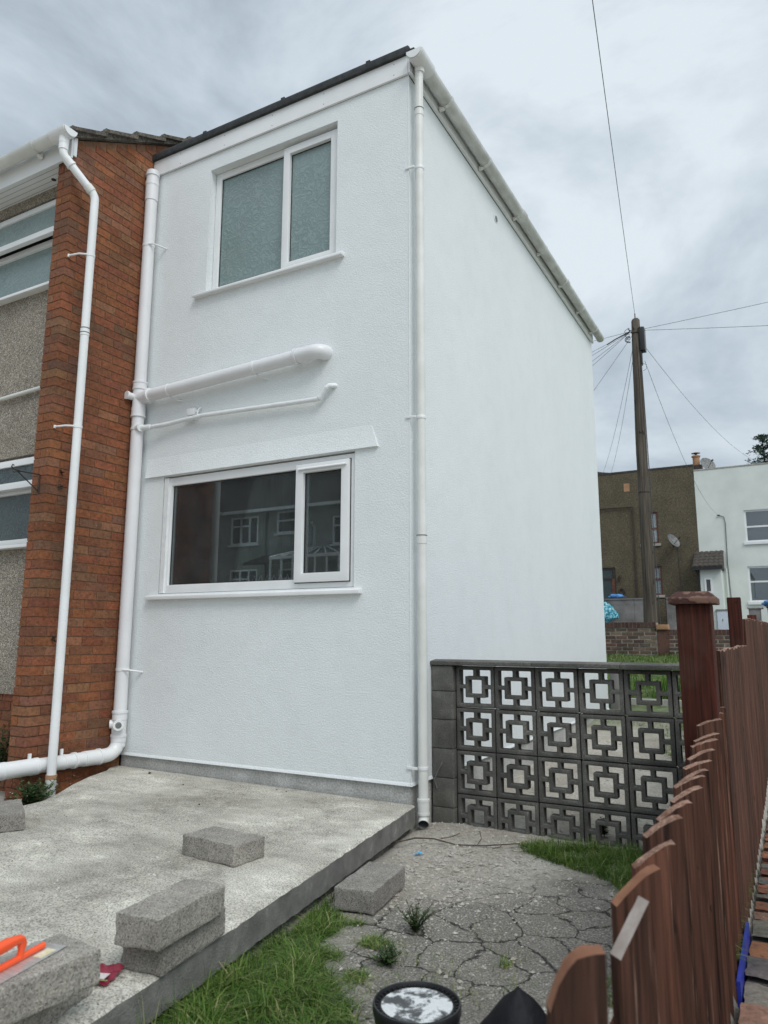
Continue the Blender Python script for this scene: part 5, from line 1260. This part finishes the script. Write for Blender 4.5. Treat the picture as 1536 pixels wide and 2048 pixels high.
# cloths, tarp, bins
def lump(name, c, r, mat, label, cat, seed=0, extra=None):
    g = MB(); K, J = 20, 10; vs = []
    for j in range(J+1):
        ph = math.pi*j/J
        for k in range(K):
            a = 2*math.pi*k/K; d = Vector((math.sin(ph)*math.cos(a), math.sin(ph)*math.sin(a), math.cos(ph))); q = 1+.45*noise.noise(d*1.8+Vector((seed, 0, 0)))+.15*noise.noise(d*6)
            vs.append((d.x*r[0]*q, d.y*r[1]*q, d.z*r[2]*q))
    g.add(vs, [(j*K+k, j*K+(k+1) % K, (j+1)*K+(k+1) % K, (j+1)*K+k) for j in range(J) for k in range(K)], mat, None, True)
    o = g.build(name, angle=60); o.location = c; tag(o, label, cat); return o
lump('blue_cloth', (-4.2, 28.1, 3.07), (.32, .12, .10), 'blue_cloth', 'crumpled blue cloth on top of the grey block wall', 'cloth', 2)
m, nt, b = newmat('teal_pattern'); v = gcoords(nt); ln(nt, ramp(nt, noise_n(nt, v, 9, 3, .6, 1), [(.38, (.01, .10, .14)), (.5, (.02, .32, .42)), (.62, (.45, .65, .68))]).outputs[0], b.inputs['Base Color']); b.inputs['Roughness'].default_value = .3
lump('patterned_bag', (-4.75, 27.6, 2.30), (.62, .3, .50), 'teal_pattern', 'shiny teal patterned bag leaning by the grey block wall', 'bag', 5)
BI = empty('wheelie_bin', 'dark wheelie bin below the pale house window at the right edge', 'bin', (1.9, 27.5, 1.5)); g = MB(); g.prism([(-.25, 0), (.25, 0), (.3, .95), (-.3, .95)], lambda p, k: (p[0], (-.3, .3)[k], p[1]), 'red_brown_lid'); g.build('body', BI, bevel=.02)
g = MB(); g.prism([(-.34, .955), (.34, .955), (.33, 1.03), (-.3, 1.06)], lambda p, k: (p[0], (-.36, .34)[k], p[1]), 'bin_black'); g.build('lid', BI, bevel=.01)
lump('blue_bag', (1.85, 27.5, 2.64), (.42, .25, .13), 'blue_cloth', 'blue bag lying on the lid of the wheelie bin', 'bag', 9)
g = MB(); g.box((.95, 27.3, 1.45), (1.35, 28.2, 2.42), 'grey_block'); g.box((.90, 27.25, 2.425), (1.45, 28.25, 2.48), 'stone_sill'); tag(g.build('gate_pier', bevel=.01), 'low grey pier beside the wheelie bin at the right edge', 'pier')
g = MB(); g.prism([(0, 0), (.5, 0), (.5, .32), (.35, .42), (0, .42)], lambda p, k: (p[0]-.62, (19.0, 19.3)[k], 1.2+p[1]*.35), 'terracotta'); tag(g.build('edging_brick', bevel=.01), 'reddish edging block by the road seen between the two fence posts', 'edging')
# conifer beyond
CO = empty('conifer_tree', 'dark conifer top rising over the roof of the pale house', 'tree', (1.75, 42, 1.7))
g = MB(); g.tube([(0, 0, 0), (.02, 0, 6), (0, 0, 11.3)], [.25, .15, .02], 'trunk_bark', n=8); g.build('trunk', CO)
g = MB()
for k in range(60):
    t = random.random(); zc = 6.5+4.7*t; a = random.uniform(0, 6.28); L_ = (1-t)**.8*2.1+.25; d = Vector((math.cos(a), math.sin(a), random.uniform(.0, .35)))
    for j in range(45):
        s_ = random.random(); q = Vector((0, 0, zc))+d*L_*s_+Vector((random.gauss(0, .06), random.gauss(0, .06), random.gauss(0, .05)-.12*s_*s_*L_)); ll = .13; e1 = Vector((random.gauss(0, 1), random.gauss(0, 1), random.gauss(0, .5))).normalized(); e2 = e1.cross(d).normalized()
        sh = random.random(); g.add([q, q+e1*ll+e2*.03, q+e1*ll*1.4, q+e1*ll-e2*.03], [(0, 1, 2, 3)], 'conifer_leaves', (sh,)*3)
g.build('crown', CO, fixn=False)

# ================================================================== TERRACE BEHIND THE CAMERA (mirrored in the lower window)
TY = -19.0
def tface(x0, x1, label, holes, rz=6.45):
    h = empty('terraced_house', label, 'house', ((x0+x1)/2, TY, 0), 0, 'terraced houses reflected in the lower window'); off = -Vector(h.location)
    xs = sorted({x0, x1, *[v for q in holes for v in q[:2]]}); zs = sorted({-.1, rz, *[v for q in holes for v in q[2:4]]})
    g = MBN(); g.grid(xs, zs, lambda i, j: not any(q[0] < (xs[i]+xs[i+1])/2 < q[1] and q[2] < (zs[j]+zs[j+1])/2 < q[3] for q in holes), TY-.25, TY, 'grey_dash_far'); g.box((x0, TY-8, -.1), (x1, TY-1.5, rz), 'grey_dash_far'); g.build('wall', h, off=off)
    g = MBN(); g.prism([(TY+.35, rz-.02), (TY-4, rz+2.9), (TY-8.3, rz-.02)], lambda p, k: ((x0, x1)[k], p[0], p[1]), 'roof_concrete'); g.build('roof', h, off=off)
    g = MBN(); g.box((x0, TY+.351, rz-.10), (x1, TY+.45, rz+.02), 'upvc'); g.tube([(x0+.1, TY+.06, 0), (x0+.1, TY+.06, rz-.1)], .04, 'fitting_grey', n=8); g.build('gutter', h, off=off)
    for q in holes:
        t = .07; g = MBN(); mw = (q[1]-q[0]); ml = [q[0]+mw*.36, q[0]+mw*.68] if mw > 1.2 else []
        xs2 = sorted({q[0], q[0]+t, q[1]-t, q[1], *[v for m_ in ml for v in (m_-t/2, m_+t/2)]}); zs2 = [q[2], q[2]+t, q[3]-.42, q[3]-.36, q[3]-t, q[3]]
        g.grid(xs2, zs2, lambda i, j: i in (0, len(xs2)-2) or j in (0, 4) or any(abs((xs2[i]+xs2[i+1])/2-m_) < t/2 for m_ in ml) or (j == 2 and i in (1, 2, 3)), TY-.10, TY+.01, 'upvc'); f = g.build('window', h, off=off)
        g = MBN(); g.box((q[0]+.04, TY-.07, q[2]+.04), (q[1]-.04, TY-.06, q[3]-.04), 'interior_dark'); g.build('pane', f, off=off)
        g = MBN(); g.box((q[0]-.08, TY-.0, q[2]-.08), (q[1]+.08, TY+.1, q[2]-.002), 'upvc'); g.build('sill', f, off=off)
    return h, off
tface(-26, -16.35, 'grey terraced house reflected in the left part of the lower window', [(-20.4, -19.5, 5.0, 6.2), (-18.14, -16.70, 5.10, 6.27), (-18.12, -16.68, 2.6, 4.05)])
h, off = tface(-16.35, -10.2, 'grey terraced house with lean-to and conservatory reflected right of the first', [(-15.74, -14.65, 5.45, 6.36), (-13.0, -12.0, 4.85, 5.97), (-15.6, -14.4, 2.8, 4.0)])
g = MBN(); g.prism([(TY+.01, 4.6), (TY+1.4, 4.15), (TY+1.4, 4.05), (TY+.01, 4.4)], lambda p, k: ((-16.3, -14.35)[k], p[0], p[1]), 'roof_concrete'); g.build('lean_to_roof', h, off=off)
g = MBN(); g.box((-14.25, TY+.01, -.1), (-11.2, TY+2.4, 2.0), 'grey_dash_far'); 
for k in range(7): x = -14.25+k*.5; g.box((x, TY+2.3, 2.0), (x+.06, TY+2.36, 4.15), 'upvc')
g.box((-14.25, TY+2.28, 4.1), (-11.2, TY+2.4, 4.2), 'upvc')
for k in range(7): x = -14.25+k*.5; g.tube([(x, TY+2.35, 4.2), (-13.6+(k-1.5)*.12, TY+.3, 4.75)], .03, 'upvc', n=6)
g.prism([(TY+2.3, 4.17), (TY+.3, 4.70), (TY+.3, 4.66), (TY+2.3, 4.13)], lambda p, k: ((-14.2, -11.25)[k], p[0], p[1]), 'fitting_grey'); g.build('conservatory', h, off=off)
tface(-10.2, -2, 'grey terraced house farthest right of the reflected row', [(-9, -7.6, 5.1, 6.27), (-6, -5, 5.1, 6.2), (-9, -7.6, 2.6, 4.0)])
